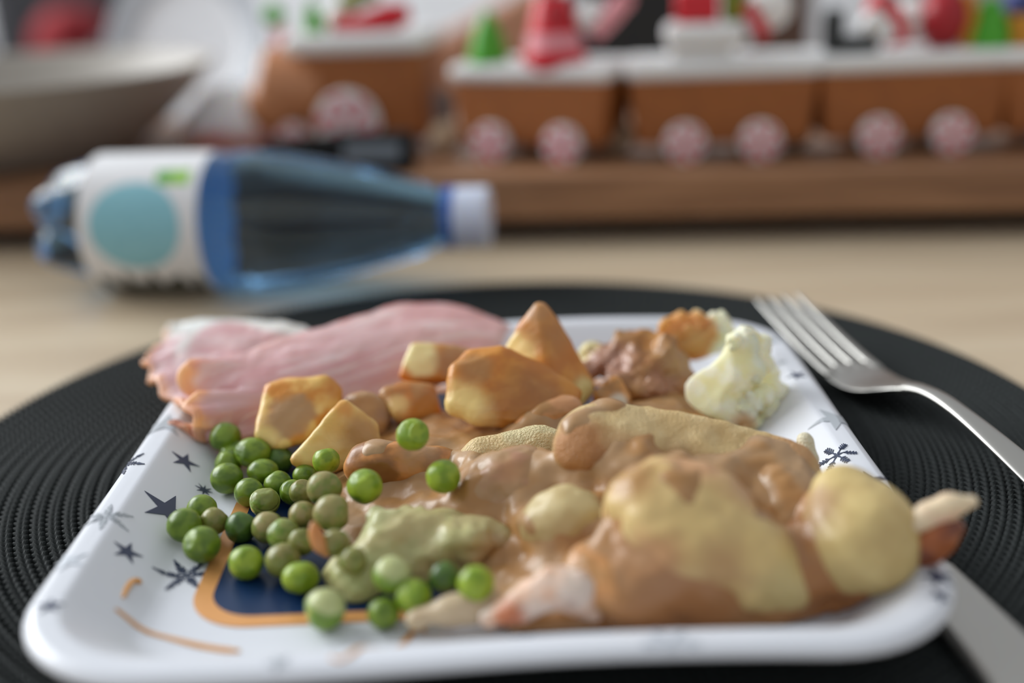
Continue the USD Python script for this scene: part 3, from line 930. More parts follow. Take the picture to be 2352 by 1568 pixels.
def piece(name, shape, look, label, cat, base, base2, coats=(), h=.0007, mode='depth', anchor=None, group=None, cut=None, f=160, seed=0, heap=None):
    """One piece of food as a mesh with vertex colour; coats = (x, y, depth offset or z, picture radius, colour, softness, strength)."""
    if heap is not None:
        HEAP.append((shape, heap))

    def fn(P):
        d = np.maximum(shape.sdf(P), floor_of_plate(P))
        return d if cut is None else np.maximum(d, -cut(P))
    lo, hi = shape.box()
    lo[2] = max(lo[2], -.002)
    m = surface_net(fn, lo, hi, h)
    parts_ = m.split(only_watertight=False) if len(m.faces) < 300000 else [m]
    if len(parts_) > 1:
        m = max(parts_, key=lambda q: len(q.faces))
    soften(m, 3)
    t0 = dist(at(*anchor)) if anchor is not None else None
    cs = []
    for x, y, q, rp, col, soft, s in coats:
        p = at_depth(x, y, t0 + q) if mode == 'depth' else at(x, y, q)
        cs.append((p, rp * dist(p) / FPX, col, soft, s))
    return obj(name, m, look, label=label, cat=cat, group=group, col=patches(m.vertices, base, base2, cs, f, seed))


# ---- ham: two soft slices, the rear one with a rim of white fat
def sheet(grid, th, nu=150, nv=80, ruffle=None, seed=0, wob=.0007):
    """A soft slice through rows of (picture x, y, z); rows run from the near edge to the far edge."""
    G = np.array([[at(*q) for q in row] for row in grid])
    v, u = np.linspace(0, 1, G.shape[0]), np.linspace(0, 1, G.shape[1])
    uu, vv = np.linspace(0, 1, nu), np.linspace(0, 1, nv)
    P = np.stack([RectBivariateSpline(v, u, G[..., k], kx=min(3, len(v) - 1), ky=min(3, len(u) - 1), s=0)(vv, uu) for k in range(3)], -1)
    P[..., 2] += wob * 2 * (meshkit.fbm(P * 90, 3, seed) - .5) * 2
    if ruffle is not None:
        P = ruffle(P, *np.meshgrid(uu, vv))
    du, dv = np.gradient(P, axis=1), np.gradient(P, axis=0)
    N = np.cross(du, dv); N /= np.maximum(np.linalg.norm(N, axis=-1, keepdims=True), 1e-9)
    uu_, vv_ = np.meshgrid(uu, vv)
    edge = np.minimum(np.minimum(uu_, 1 - uu_) * 1.6, np.minimum(vv_, 1 - vv_))
    e = (th / 2 * np.sqrt(np.clip(edge / .03, 0.12, 1)))[..., None]
    A, B = P + N * e, P - N * e
    V = np.vstack([A.reshape(-1, 3), B.reshape(-1, 3)])
    o = nu * nv
    i, j = np.meshgrid(np.arange(nv - 1), np.arange(nu - 1), indexing='ij')
    a = (i * nu + j).ravel()
    q = np.stack([a, a + 1, a + nu + 1, a + nu], 1)
    F = [q[:, [0, 1, 2]], q[:, [0, 2, 3]], q[:, [0, 2, 1]] + o, q[:, [0, 3, 2]] + o]
    loop = list(range(nu)) + [k * nu + nu - 1 for k in range(1, nv)] + [(nv - 1) * nu + k for k in range(nu - 2, -1, -1)] + [k * nu for k in range(nv - 2, 0, -1)]
    L = np.array(loop); L2 = np.roll(L, -1)
    F += [np.stack([L, L + o, L2 + o], 1), np.stack([L, L2 + o, L2], 1)]
    m = trimesh.Trimesh(V, np.vstack(F), process=False)
    if m.volume < 0:
        m.invert()
    lowest = plate_z(V[:, 0], V[:, 1]) + .0004
    inside = plate_d(V[:, 0], V[:, 1]) > -.0005
    m.vertices[:, 2] = np.where(inside, np.maximum(m.vertices[:, 2], lowest + np.where(np.arange(len(V)) < o, .0008, 0)), m.vertices[:, 2])
    U, W = np.tile(uu_.ravel(), 2), np.tile(vv_.ravel(), 2)
    return m, U, W


HAM, HAM2, HAM_E, FAT = lin(218, 168, 168), lin(210, 150, 152), lin(226, 146, 112), lin(236, 226, 214)


def ham_colour(V, U, W, fat=None, left=1.0, top=1.0, seed=0):
    n1 = meshkit.fbm(np.c_[U * 5 + W * 2, W * 14 - U * 2, U * 0], 4, seed)
    C = HAM + (HAM2 - HAM) * smooth01(n1, .35, .65)[:, None]
    pale = smooth01(meshkit.fbm(np.c_[U * 7, W * 22 - U * 6, W * 0 + 3], 3, seed + 3), .58, .72)[:, None]
    C = C * (1 - .6 * pale) + lin(234, 200, 196) * .6 * pale
    w = left * smooth01(U + .05 * (meshkit.noise(V * 320, seed) - .5), .085, .02)[:, None]
    C = C * (1 - w) + HAM_E * w
    w = top * smooth01(W + .05 * (meshkit.noise(V * 260, seed + 1) - .5), .955, .985)[:, None]
    C = C * (1 - w) + lin(204, 112, 112) * w
    if fat is not None:
        w = fat(U, W)[:, None]
        C = C * (1 - w) + FAT * w
    return C


def ruf_rear(P, U, W):
    s = np.clip(1 - U / .25, 0, 1) ** 1.5
    P = P.copy()
    P[..., 0] -= .0022 * s * (np.sin(W * 47) + .6 * np.sin(W * 91 + 1)) * .5
    P[..., 2] += .0022 * s * np.sin(W * 33 + .5)
    return P


def ruf_front(P, U, W):
    s = np.clip(1 - U / .30, 0, 1) ** 1.3
    P = P.copy()
    P[..., 0] += .0036 * s * np.sin(W * 21 + 2.2) + .0010 * s * np.sin(W * 60)
    P[..., 2] += .0048 * s * np.sin(W * 17 + 1.0) + .0014 * s * np.sin(W * 44)
    P[..., 1] -= .0030 * s * np.sin(W * 17 + 2.4)
    s2 = np.clip((U - .86) / .14, 0, 1)
    P[..., 2] -= .002 * s2 * s2
    return P


m_, U_, W_ = sheet([[(430, 945, .020), (540, 930, .017), (640, 905, .015), (730, 880, .015)],
                    [(352, 880, .0195), (480, 865, .020), (620, 850, .018), (720, 835, .018)],
                    [(338, 835, .0205), (440, 808, .0225), (580, 800, .022), (720, 795, .021)],
                    [(372, 785, .0210), (470, 762, .0240), (580, 762, .0245), (720, 765, .022)],
                    [(395, 758, .0200), (460, 741, .0225), (560, 742, .0240), (700, 752, .022)]], .0026, 110, 90, ruf_rear, 4)
obj('ham_slice', m_, hamlook, label='rear pink ham slice with a white fat edge overhanging the left rim', cat='ham',
    col=ham_colour(m_.vertices, U_, W_, lambda U, W: np.clip(smooth01(W + .10 * np.sin(U * 9) + .06 * (U - .3), .74, .84) + .75 * smooth01(np.abs(U - .22 - .1 * W), .07, .01) * smooth01(W, .3, .6), 0, 1), top=0, seed=3))
m_, U_, W_ = sheet([[(432, 1018, .0100), (520, 1020, .0095), (650, 985, .0110), (800, 945, .0120), (960, 900, .0130), (1120, 850, .0145)],
                    [(424, 985, .0165), (530, 962, .0160), (650, 940, .0160), (800, 900, .0170), (960, 858, .0180), (1135, 815, .0185)],
                    [(462, 925, .0215), (540, 905, .0220), (650, 890, .0215), (800, 850, .0225), (960, 810, .0230), (1150, 785, .0215)],
                    [(440, 875, .0245), (540, 845, .0265), (660, 830, .0265), (800, 790, .0275), (960, 758, .0275), (1160, 762, .0230)],
                    [(480, 850, .0250), (560, 812, .0285), (680, 770, .0290), (800, 733, .0300), (960, 697, .0300), (1172, 742, .0235)]], .0028, 180, 100, ruf_front, 9)
obj('ham_slice', m_, hamlook, label='large front ham slice with a frilled orange edge behind the potatoes', cat='ham', col=ham_colour(m_.vertices, U_, W_, seed=5))

# ---- roast potatoes
A_ = (1175, 890, .026)
piece('roast_potato', Facets(A_, [(1050, 855, -.002, 22), (1085, 830, .004, 30), (1150, 822, .004, 30), (1230, 850, .006, 25), (1315, 905, .006, 22), (1050, 925, -.004, 30), (1110, 950, -.006, 32), (1230, 950, -.004, 40), (1300, 935, .004, 30), (1180, 900, .018, 40)], seed=1), moist,
      'big golden roast potato coated in gravy, in the middle of the plate', 'roast potato', GOLD, GOLD_D,
      [(1060, 940, -.008, 62, FLESH, .45, .85), (1120, 960, -.008, 30, lin(226, 196, 140), .5, .7), (1220, 930, -.008, 90, GRAVY_D, .5, .65), (1090, 840, -.004, 40, GRAVY, .5, .8)], anchor=A_, seed=1)
A_ = (1250, 800, .032)
piece('roast_potato', Facets(A_, [(1240, 712, .000, 20), (1262, 735, .004, 18), (1175, 800, .002, 18), (1170, 850, .004, 24), (1295, 800, .006, 18), (1345, 890, .004, 24), (1300, 930, -.002, 30), (1240, 880, .014, 30), (1260, 860, -.006, 20)], seed=2), moist,
      'tall pointed golden roast potato standing behind the big gravy-coated one', 'roast potato', GOLD, GOLD_D,
      [(1180, 805, -.004, 48, FLESH, .35, .9), (1352, 900, -.002, 40, lin(226, 210, 140), .4, .9), (1262, 745, -.004, 60, GRAVY, .5, .6), (1230, 712, -.002, 28, GRAVY_P, .5, .6)], anchor=A_, seed=2)
A_ = (1010, 840, .024)
piece('roast_potato', Facets(A_, [(928, 862, -.002, 13), (955, 802, .002, 17), (1000, 805, .002, 18), (1080, 820, .004, 22), (1080, 862, .002, 22), (980, 868, .0, 14), (1010, 830, .015, 20)], seed=3), moist,
      'small cut roast potato with a creamy face against the ham', 'roast potato', GOLD, GOLD_D,
      [(965, 825, -.002, 44, lin(242, 228, 168), .3, .95), (922, 868, -.002, 26, lin(214, 124, 34), .5, .9), (1050, 820, -.002, 48, GRAVY_P, .5, .8)], anchor=A_, seed=3)
A_ = (690, 945, .021)
piece('roast_potato', Facets(A_, [(622, 895, .004, 20), (650, 885, .008, 18), (745, 880, .006, 20), (770, 900, .006, 18), (600, 1000, -.006, 16), (635, 1018, -.006, 18), (700, 1000, -.002, 18), (765, 930, .006, 22), (690, 960, .016, 24)], seed=4), moist,
      'halved roast potato with gravy on its cut face, left end of the row', 'roast potato', lin(226, 184, 104), GOLD,
      [(668, 940, -.010, 78, GRAVY_P, .18, .95), (610, 1010, -.008, 30, FLESH, .5, .8), (735, 895, -.002, 17, FLESH, .4, .9), (740, 935, -.002, 17, FLESH, .4, .9), (725, 975, -.005, 18, FLESH, .4, .9), (695, 1008, -.008, 18, FLESH, .4, .9), (655, 1026, -.008, 18, FLESH, .4, .9), (775, 885, .004, 30, GOLD_D, .5, .7)], anchor=A_, seed=4)
A_ = (760, 1010, .018)
piece('roast_potato', Facets(A_, [(790, 932, .003, 16), (775, 945, .0, 14), (680, 1055, -.006, 16), (700, 1070, -.004, 14), (760, 1072, -.002, 16), (850, 985, .008, 20), (860, 1030, .004, 22), (770, 1010, .016, 22)], seed=5), moist,
      'pale wedge of potato in front of the halved one', 'roast potato', lin(228, 196, 126), lin(220, 182, 104),
      [(840, 1000, .0, 50, GRAVY, .5, .8), (672, 1062, -.006, 22, GOLD_D, .6, .6), (785, 930, .0, 26, GOLD, .6, .7)], anchor=A_, seed=5)
A_ = (940, 920, .019)
piece('roast_potato', Facets(A_, [(890, 905, .0, 20), (930, 892, .004, 20), (985, 900, .004, 22), (990, 945, .002, 24), (920, 950, -.004, 24), (950, 920, .012, 24)], seed=6), moist,
      'small brown roast potato sunk in gravy left of the big one', 'roast potato', GOLD_D, GRAVY,
      [(915, 935, -.004, 26, lin(232, 200, 130), .5, .8), (975, 935, -.003, 32, lin(176, 118, 48), .5, .8)], anchor=A_, seed=6)
A_ = (840, 950, .016)
piece('roast_potato', Balls(A_, [(820, 935, .0, 36), (860, 950, .0, 40), (850, 985, -.004, 36)], k=.004), moist,
      'gravy-covered lump of potato behind the pale wedge', 'roast potato', GRAVY, GRAVY_P, [(880, 960, -.004, 22, lin(150, 120, 100), .6, .7)], anchor=A_, seed=7)
A_ = (920, 1065, .018)
piece('roast_potato', Balls(A_, [(828, 1078, -.002, 36), (850, 1055, .0, 34), (905, 1065, -.002, 46), (965, 1072, .0, 46), (1020, 1068, .003, 34)], k=.008, noise=(.0012, 110)), wet,
      'glossy gravy-coated potato carrying a single pea', 'roast potato', lin(204, 136, 72), GRAVY_D, [(960, 1040, -.004, 46, GRAVY_P, .5, .7), (830, 1090, -.004, 30, lin(188, 112, 44), .5, .7)], anchor=A_, seed=8, heap=0.0012)

# ---- cauliflower
CW, CY, CS = lin(244, 242, 212), lin(240, 234, 184), lin(232, 230, 206)


def floret(anchor, stalks, lobes, label, coats, seed, base=CW, base2=CY, cut=.003, side=.5, gaps=()):
    """A floret cut in half: a branching stalk and a bumpy curd, both ending at the cut face."""
    off = at(*anchor)
    t0 = dist(off)
    rng = np.random.default_rng(seed)
    th_ = thing('cauliflower_floret', label, 'cauliflower', off)
    n_ = (EYE - off) / np.linalg.norm(EYE - off) + np.array([-side, 0, .1])
    n_ /= np.linalg.norm(n_)
    gp = [(at_depth(x, y, t0 + q), r * t0 / FPX) for x, y, q, r in gaps]
    cs = [(at_depth(x, y, t0 + q), rp * t0 / FPX, col, soft, s) for x, y, q, rp, col, soft, s in coats]

    def sub(name, shapes, k, noise, label_=None, h=.0006):
        def fn(P):
            d = shapes[0].sdf(P)
            for q in shapes[1:]:
                d = smin(d, q.sdf(P), k)
            d = d - noise[0] * (meshkit.fbm(P * noise[1], 2, seed) - .5) - noise[0] * .6 * (meshkit.noise(P * noise[1] * 2.7, seed + 1) - .5)
            cutd = (P - off) @ n_ - cut - (.0055 if name == 'curd' else 0) - .0014 * (meshkit.fbm(P * 130, 2, seed) - .5)
            d = -smin(-d, -cutd, .0012)
            for c, r in gp:
                d = -smin(-d, np.linalg.norm((P - c) / [1.7, 1, .7], axis=1) - r, .001)
            return np.maximum(d, floor_of_plate(P))
        lo = np.min([q.box()[0] for q in shapes], 0); hi = np.max([q.box()[1] for q in shapes], 0)
        m = surface_net(fn, lo, hi, h)
        m = max(m.split(only_watertight=False), key=lambda q: len(q.faces))
        c = patches(m.vertices, base, base2, cs, 200, seed)
        m.vertices = m.vertices - off
        obj(name, m, curdlook, th_, label=label_, col=c)
    sub('stalk', [Balls(anchor, st_, chain=True, k=.002, noise=None) for st_ in stalks], .004, (.0006, 260), 'pale cut stalk')
    balls = []
    for lx, ly, q, r in lobes:
        balls.append((lx, ly, q, r * .9))
        for k in range(14):
            a = rng.normal(size=3); a /= np.linalg.norm(a)
            balls.append((lx + a[0] * r * .84, ly + a[1] * r * .84, q + a[2] * r * .84 * t0 / FPX, r * rng.uniform(.24, .40)))
    sub('curd', [Balls(anchor, balls, k=.0005, noise=None)], .002, (.0006, 620), h=.00045)
    return th_


A_ = (1690, 880, .022)
floret(A_, [[(1588, 890, .002, 30), (1620, 880, .002, 30), (1660, 850, .002, 24), (1690, 810, .003, 26), (1715, 790, .003, 30)],
            [(1620, 890, .002, 30), (1680, 870, .002, 30), (1730, 850, .003, 30)], [(1620, 905, .007, 36), (1660, 905, .008, 38), (1700, 900, .008, 38)],
            [(1590, 900, .002, 30), (1630, 925, .002, 26), (1670, 950, .003, 26), (1710, 950, .003, 30)]],
       [(1688, 785, .002, 24), (1712, 772, .004, 28), (1742, 795, .006, 30), (1750, 835, .006, 30), (1728, 860, .002, 26), (1765, 865, .010, 28), (1778, 900, .010, 32), (1752, 905, .004, 30), (1768, 945, .008, 34), (1705, 940, .002, 24), (1690, 900, .007, 34), (1720, 970, .004, 28), (1750, 975, .008, 32), (1690, 800, .001, 18), (1730, 920, .002, 26)],
       'white cauliflower floret at the right rim with its cut stalk facing left',
       [(1712, 985, -.002, 36, lin(200, 142, 76), .5, .85), (1775, 800, .006, 12, lin(170, 110, 60), .4, .6), (1572, 895, .0, 26, GRAVY, .5, .9)], 21,
       gaps=[(1654, 897, -.0030, 11), (1658, 924, -.0032, 14), (1642, 838, -.0030, 10), (1692, 826, -.0030, 7), (1696, 926, -.0030, 8)])
A_ = (1600, 765, .026)
floret(A_, [[(1560, 800, .0, 30), (1600, 790, .0, 34), (1640, 775, .0, 34)]],
       [(1540, 765, .0, 34), (1560, 750, .002, 36), (1600, 748, .002, 36), (1590, 775, .0, 36), (1645, 745, .004, 32), (1662, 765, .004, 30), (1640, 785, .002, 30)],
       'far cauliflower floret half covered in orange gravy', [(1555, 765, -.004, 92, lin(196, 130, 58), .18, .95), (1590, 785, -.006, 34, lin(200, 158, 90), .6, .7)], 22, cut=.02, side=0)
A_ = (1470, 850, .018)
piece('cauliflower_floret', Balls(A_, [(1360, 810, .010, 26), (1390, 830, .006, 36), (1440, 800, .008, 34), (1490, 790, .006, 36), (1530, 840, .0, 48), (1470, 850, .0, 46), (1420, 880, -.004, 40), (1500, 900, -.004, 50), (1570, 900, -.002, 44), (1600, 940, -.004, 34), (1430, 785, .008, 20), (1470, 770, .008, 20), (1500, 850, -.006, 22), (1540, 800, -.003, 26), (1460, 905, -.007, 30), (1345, 850, .004, 24)], k=.0035, noise=(.0030, 190)), wet,
      'cauliflower stalks buried in brown gravy between the florets and the tall potato', 'cauliflower', GRAVY, GRAVY_D,
      [(1400, 840, .0, 60, lin(176, 134, 116), .5, .8), (1500, 780, .004, 40, lin(200, 140, 70), .5, .7), (1520, 900, -.008, 50, lin(160, 112, 88), .5, .8), (1560, 830, -.004, 44, GRAVY_P, .5, .7), (1345, 800, .010, 34, lin(232, 222, 160), .4, .8)], anchor=A_, seed=9)
A_ = (1400, 915, .016)
piece('cauliflower_floret', Balls(A_, [(1385, 915, .0, 24), (1410, 885, .0, 22), (1425, 915, .0, 28)], k=.003), wet,
      'small gravy-capped cauliflower piece right of the big potato', 'cauliflower', lin(214, 146, 72), GRAVY, [(1420, 925, -.003, 22, lin(228, 222, 206), .4, .95)], anchor=A_, seed=10)

# ---- meat slices under sauce, the right half of the plate
A_ = (1560, 1020, .028)
piece('turkey_slice', Balls(A_, [(1338, 988, -.002, 50), (1312, 1036, -.007, 40), (1372, 1046, -.008, 38), (1395, 978, .001, 48), (1460, 985, .002, 48), (1530, 998, .002, 48), (1600, 1012, .002, 48), (1670, 1028, .002, 48), (1740, 1048, .001, 48), (1800, 1066, -.001, 48), (1840, 1080, -.003, 40), (1450, 1030, -.004, 46), (1530, 1050, -.005, 46), (1610, 1070, -.006, 46), (1690, 1090, -.006, 46), (1770, 1115, -.006, 46), (1830, 1120, -.006, 36)], k=.008, noise=(.0012, 120)), grainy,
      'long pale arching turkey slice with grainy skin across the heap', 'turkey slice', PALE, lin(216, 184, 126),
      [(1330, 1035, -.010, 74, lin(184, 124, 68), .35, .95), (1385, 1060, -.010, 40, lin(150, 100, 62), .6, .8), (1815, 1055, -.004, 66, lin(198, 146, 96), .35, .85), (1560, 1080, -.010, 60, GRAVY, .6, .8), (1440, 1060, -.010, 60, lin(196, 140, 88), .5, .8), (1860, 1075, -.002, 26, lin(220, 210, 180), .4, .9)], anchor=A_, seed=11, heap=0.0011)
A_ = (1150, 1030, .020)
piece('turkey_slice', Balls(A_, [(1095, 1060, -.002, 46), (1150, 1040, .0, 46), (1210, 1030, .002, 46), (1260, 1030, .002, 50)], k=.006, noise=(.0011, 170)), grainy,
      'pale flat turkey slice right of the glossy potato, its grain showing', 'turkey slice', lin(216, 200, 152), PALE, [(1270, 1060, -.004, 50, lin(196, 182, 140), .5, .7)], anchor=A_, seed=12, heap=0.0013)
A_ = (1280, 945, .021)
piece('turkey_slice', Balls(A_, [(1220, 975, .0, 30), (1260, 950, .002, 34), (1310, 940, .004, 30), (1190, 1000, -.002, 26)], k=.006), wet,
      'gravy-brown turkey slice rising behind the pale flat slice', 'turkey slice', lin(204, 146, 98), GRAVY, [(1200, 990, -.004, 40, lin(196, 128, 58), .5, .6)], anchor=A_, seed=13, heap=0.0008)
A_ = (1165, 1110, .019)
piece('stuffing_lump', Balls(A_, [(1110, 1130, .0, 56), (1165, 1105, .0, 62), (1220, 1095, .002, 58), (1190, 1150, -.004, 54), (1090, 1150, -.002, 44)], k=.008, noise=(.0016, 150)), wet,
      'pinkish brown gravy-coated lump in the centre of the heap', 'gravy-coated meat', GRAVY_P, lin(178, 132, 102), [(1170, 1090, -.006, 36, lin(176, 122, 80), .6, .7), (1080, 1150, -.004, 40, lin(190, 150, 126), .5, .7)], anchor=A_, seed=14, heap=0.0004)
A_ = (1600, 1200, .026)
piece('turkey_slice', Balls(A_, [(1470, 1150, .002, 74), (1540, 1125, .004, 62), (1610, 1150, .003, 66), (1500, 1215, -.003, 70), (1580, 1215, -.003, 72), (1670, 1215, .0, 66), (1720, 1270, -.001, 64), (1640, 1290, -.005, 66), (1560, 1280, -.007, 60), (1770, 1320, -.001, 58), (1700, 1345, -.004, 56), (1810, 1350, -.001, 44)], k=.011, noise=(.0026, 75)), moist,
      'biggest pale yellow turkey slice in front of the arching one', 'turkey slice', PALE_Y, lin(212, 182, 122),
      [(1440, 1080, -.006, 70, GRAVY, .5, .85), (1600, 1060, .0, 70, lin(196, 142, 102), .5, .8), (1690, 1130, .0, 70, lin(192, 146, 110), .5, .8), (1780, 1220, -.002, 56, GRAVY_P, .6, .7), (1510, 1290, -.014, 70, lin(186, 134, 92), .5, .85), (1640, 1310, -.012, 70, lin(168, 118, 80), .6, .7), (1780, 1340, -.006, 70, lin(190, 172, 118), .5, .8)], anchor=A_, seed=15, heap=0.0006)
A_ = (1975, 1225, .022)
piece('turkey_slice', Balls(A_, [(1930, 1170, .006, 60), (1990, 1175, .003, 60), (2030, 1215, .001, 62), (1920, 1235, .0, 66), (1985, 1250, -.002, 70), (2030, 1275, -.003, 52), (1940, 1290, -.004, 52), (1930, 1140, .010, 44)], k=.010, noise=(.0020, 75)), moist,
      'rounded greenish yellow turkey slice at the right front of the plate', 'turkey slice', lin(206, 182, 122), lin(196, 170, 112),
      [(1870, 1180, .0, 66, GRAVY_P, .4, .85), (1950, 1300, -.006, 44, lin(150, 124, 74), .6, .7), (2080, 1190, .0, 26, lin(190, 120, 70), .5, .7)], anchor=A_, seed=16, heap=0.0008)
A_ = (1820, 1180, .017)
piece('turkey_slice', Balls(A_, [(1790, 1150, .004, 60), (1830, 1190, .0, 66), (1870, 1270, -.006, 50), (1770, 1120, .008, 46)], k=.010), wet,
      'brown gravy-coated slice wedged between the two yellow slices', 'turkey slice', GRAVY_P, GRAVY, [(1800, 1240, -.004, 40, GRAVY_D, .6, .7)], anchor=A_, seed=17, heap=0.0002)
A_ = (1320, 1195, .018)
piece('turkey_slice', Balls(A_, [(1290, 1180, .0, 46), (1340, 1185, .0, 50), (1300, 1225, -.003, 46), (1360, 1225, -.002, 44), (1240, 1210, .0, 36)], k=.010, noise=(.0020, 90)), moist,
      'small pale translucent slice left of the biggest yellow slice', 'turkey slice', lin(196, 176, 126), lin(188, 164, 112), [(1330, 1180, -.004, 50, lin(196, 178, 128), .6, .7), (1360, 1230, -.006, 40, lin(164, 134, 86), .6, .6), (1270, 1240, -.004, 40, GRAVY_P, .5, .7)], anchor=A_, seed=18, heap=0.0007)
A_ = (1930, 1110, .0185)
piece('meat_shred', Balls(A_, [(1870, 1105, .0, 10), (1910, 1100, .0, 12), (1960, 1106, .0, 10)], k=.004, chain=True), moist, 'thin reddish brown meat shred lying near the right rim', 'meat', lin(176, 126, 104), lin(198, 150, 120), anchor=A_, seed=19, h=.0005)
A_ = (1865, 1050, .021)
piece('meat_shred', Balls(A_, [(1848, 1015, .0, 22), (1856, 1050, .0, 18), (1850, 1085, .0, 16)], k=.004, chain=True), grainy, 'translucent white shred at the tip of the arching slice', 'meat', lin(226, 218, 190), lin(214, 202, 168), anchor=A_, seed=20, h=.0005)

# crisp skin with white meat at the right edge
cs_ = thing('crisp_meat_strip', 'strip of white meat with dark roasted skin sticking out over the right rim', 'meat', at(2110, 1240, .021))
o_ = at(2110, 1240, .021)


def strip(name, anchor, pts, th, b1, b2, label, seed, look):
    s_ = Balls(anchor, pts, chain=True, k=.003, noise=(.0008, 200))
    lo, hi = s_.box()
    m = surface_net(lambda P: np.maximum(s_.sdf(P), floor_of_plate(P)), lo, hi, .0006)
    m = max(m.split(only_watertight=False), key=lambda q: len(q.faces))
    c = patches(m.vertices, b1, b2, (), 150, seed)
    m.vertices = m.vertices - o_
    obj(name, m, look, cs_, label=label, col=c)


strip('white_meat', (2160, 1190, .027), [(2085, 1215, .0, 22), (2130, 1185, .0, 26), (2180, 1165, .0, 26), (2232, 1150, .0, 14)], .004, lin(232, 190, 160), lin(236, 212, 178), 'creamy pink white meat', 1, moist)
strip('roasted_skin', (2140, 1240, .022), [(2088, 1285, .0, 28), (2122, 1262, .0, 38), (2160, 1228, .0, 38), (2186, 1210, .0, 24)], .004, lin(112, 52, 24), lin(160, 86, 38), 'dark brown roasted skin', 2, wet)

# foreground meat
A_ = (1300, 1380, .014)
piece('meat_shred', Balls(A_, [(1120, 1418, .0, 20), (1190, 1395, -.001, 30), (1250, 1360, .0, 32), (1300, 1345, .0, 34), (1345, 1365, .0, 32), (1365, 1410, -.001, 24)], chain=True, k=.006, noise=(.0016, 180)), moist,
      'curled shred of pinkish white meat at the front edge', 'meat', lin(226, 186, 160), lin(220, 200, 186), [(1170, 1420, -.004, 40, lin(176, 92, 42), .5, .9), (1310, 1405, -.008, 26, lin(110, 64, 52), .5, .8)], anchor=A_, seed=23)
A_ = (1390, 1345, .017)
piece('turkey_slice', Balls(A_, [(1340, 1325, .004, 40), (1400, 1340, .0, 48), (1440, 1380, -.002, 36), (1350, 1300, .006, 36)], k=.008), wet, 'orange brown gravy lump behind the curled white shred', 'gravy-coated meat', lin(204, 144, 88), GRAVY, anchor=A_, seed=24, heap=0.0002)
A_ = (1490, 1330, .016)
piece('turkey_slice', Balls(A_, [(1500, 1320, .002, 46), (1560, 1345, .0, 46), (1620, 1365, .0, 40), (1480, 1370, -.003, 36)], k=.008), wet, 'dull brown gravy-coated slice under the biggest yellow slice', 'gravy-coated meat', lin(184, 136, 96), lin(168, 116, 80), [(1455, 1310, -.004, 26, lin(96, 58, 26), .6, .9)], anchor=A_, seed=25, heap=0.0002)  # the dark coat paints the shade of the crevice at the left end
A_ = (1010, 1410, .0100)
piece('turkey_slice', Balls(A_, [(960, 1420, .0, 26), (1020, 1400, .0, 32), (1075, 1395, .0, 32), (1130, 1380, .002, 30)], k=.006), moist, 'flat beige slice in front of the lowest peas', 'meat', lin(196, 174, 142), lin(184, 156, 122), anchor=A_, seed=26, heap=0.0012)

# creamy sauce over the peas
# ---- the pool of gravy
PG = Polygon([tuple(at(x, y, .008)[:2]) for x, y in ((780, 1000), (905, 930), (1060, 945), (1330, 960), (1380, 900), (1450, 850), (1560, 860), (1620, 930), (1660, 985), (1820, 1100), (2020, 1200), (2050, 1280), (1960, 1372), (1700, 1405), (1380, 1420), (1180, 1425), (1130, 1350), (1100, 1290), (930, 1290), (840, 1250), (720, 1180), (690, 1120), (760, 1090))]).buffer(.002).intersection(rounded(PHX - .0225, PHY - .0225, .014))
PGb = PG.buffer(.0)
gx = np.array(PG.bounds)
_bd = np.array([PG.exterior.interpolate(s, normalized=True).coords[0] for s in np.linspace(0, 1, 500)])


_dents = [(at(1458, 1290, .019), .0036)]


def pool(P):
    from scipy.spatial import cKDTree
    import shapely
    d = cKDTree(_bd).query(P[:, :2])[0]
    ins = shapely.contains_xy(PG, P[:, 0], P[:, 1])
    d = np.where(ins, d, -d)
    top = plate_z(P[:, 0], P[:, 1]) + .0100 * np.sqrt(np.clip(d / .022, 0, 1)) + .004 * (meshkit.fbm(P * [110, 110, 0], 3, 2) - .5) * np.clip(d / .006, 0, 1)
    out = np.maximum(P[:, 2] - top, -d)
    for q, o in HEAP:                                # sauce clings to the slices and fills the gaps between them
        out = smin(out, q.sdf(P) + o, .0090)
    out = out - .0062 * (meshkit.fbm(P * 75, 3, 8) - .5) * np.clip(d / .006, 0, 1)
    for c, r in _dents:                              # a dark fold in front of the biggest slice
        out = -smin(-out, np.linalg.norm((P - c) / [1.5, 1, 1], axis=1) - r, .002)
    return np.maximum(out, floor_of_plate(P) + .0002)


HEAP.append((Balls((1560, 1100, .020), [(1410, 1092, -.007, 38), (1470, 1092, -.010, 46), (1560, 1096, -.011, 50), (1650, 1118, -.011, 50), (1740, 1146, -.010, 48), (1820, 1180, -.006, 44), (1250, 1110, .0, 40), (1340, 1120, -.004, 36)], noise=None), 0.0))     # sauce banked up between the slices
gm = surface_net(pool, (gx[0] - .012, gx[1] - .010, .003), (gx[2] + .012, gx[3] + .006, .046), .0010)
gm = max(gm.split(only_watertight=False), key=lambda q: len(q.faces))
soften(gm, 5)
obj('gravy', gm, wet, label='brown gravy spread over the plate between the potatoes and the meat', cat='gravy', col=patches(gm.vertices, GRAVY, GRAVY_P, [(at(1900, 1330, .01), .018, lin(160, 100, 52), .6, .8), (at(920, 1160, .012), .008, lin(160, 114, 66), .6, .8), (at(1550, 1390, .01), .02, lin(168, 110, 66), .6, .7), (at(1350, 1080, .022), .006, lin(140, 92, 52), .7, .7), (at(1458, 1288, .017), .0042, lin(84, 50, 24), .6, .9), (at(1380, 1350, .014), .006, lin(190, 128, 66), .6, .8)], 90, 3))  # dark patches at the fold and under the arching slice are painted shade
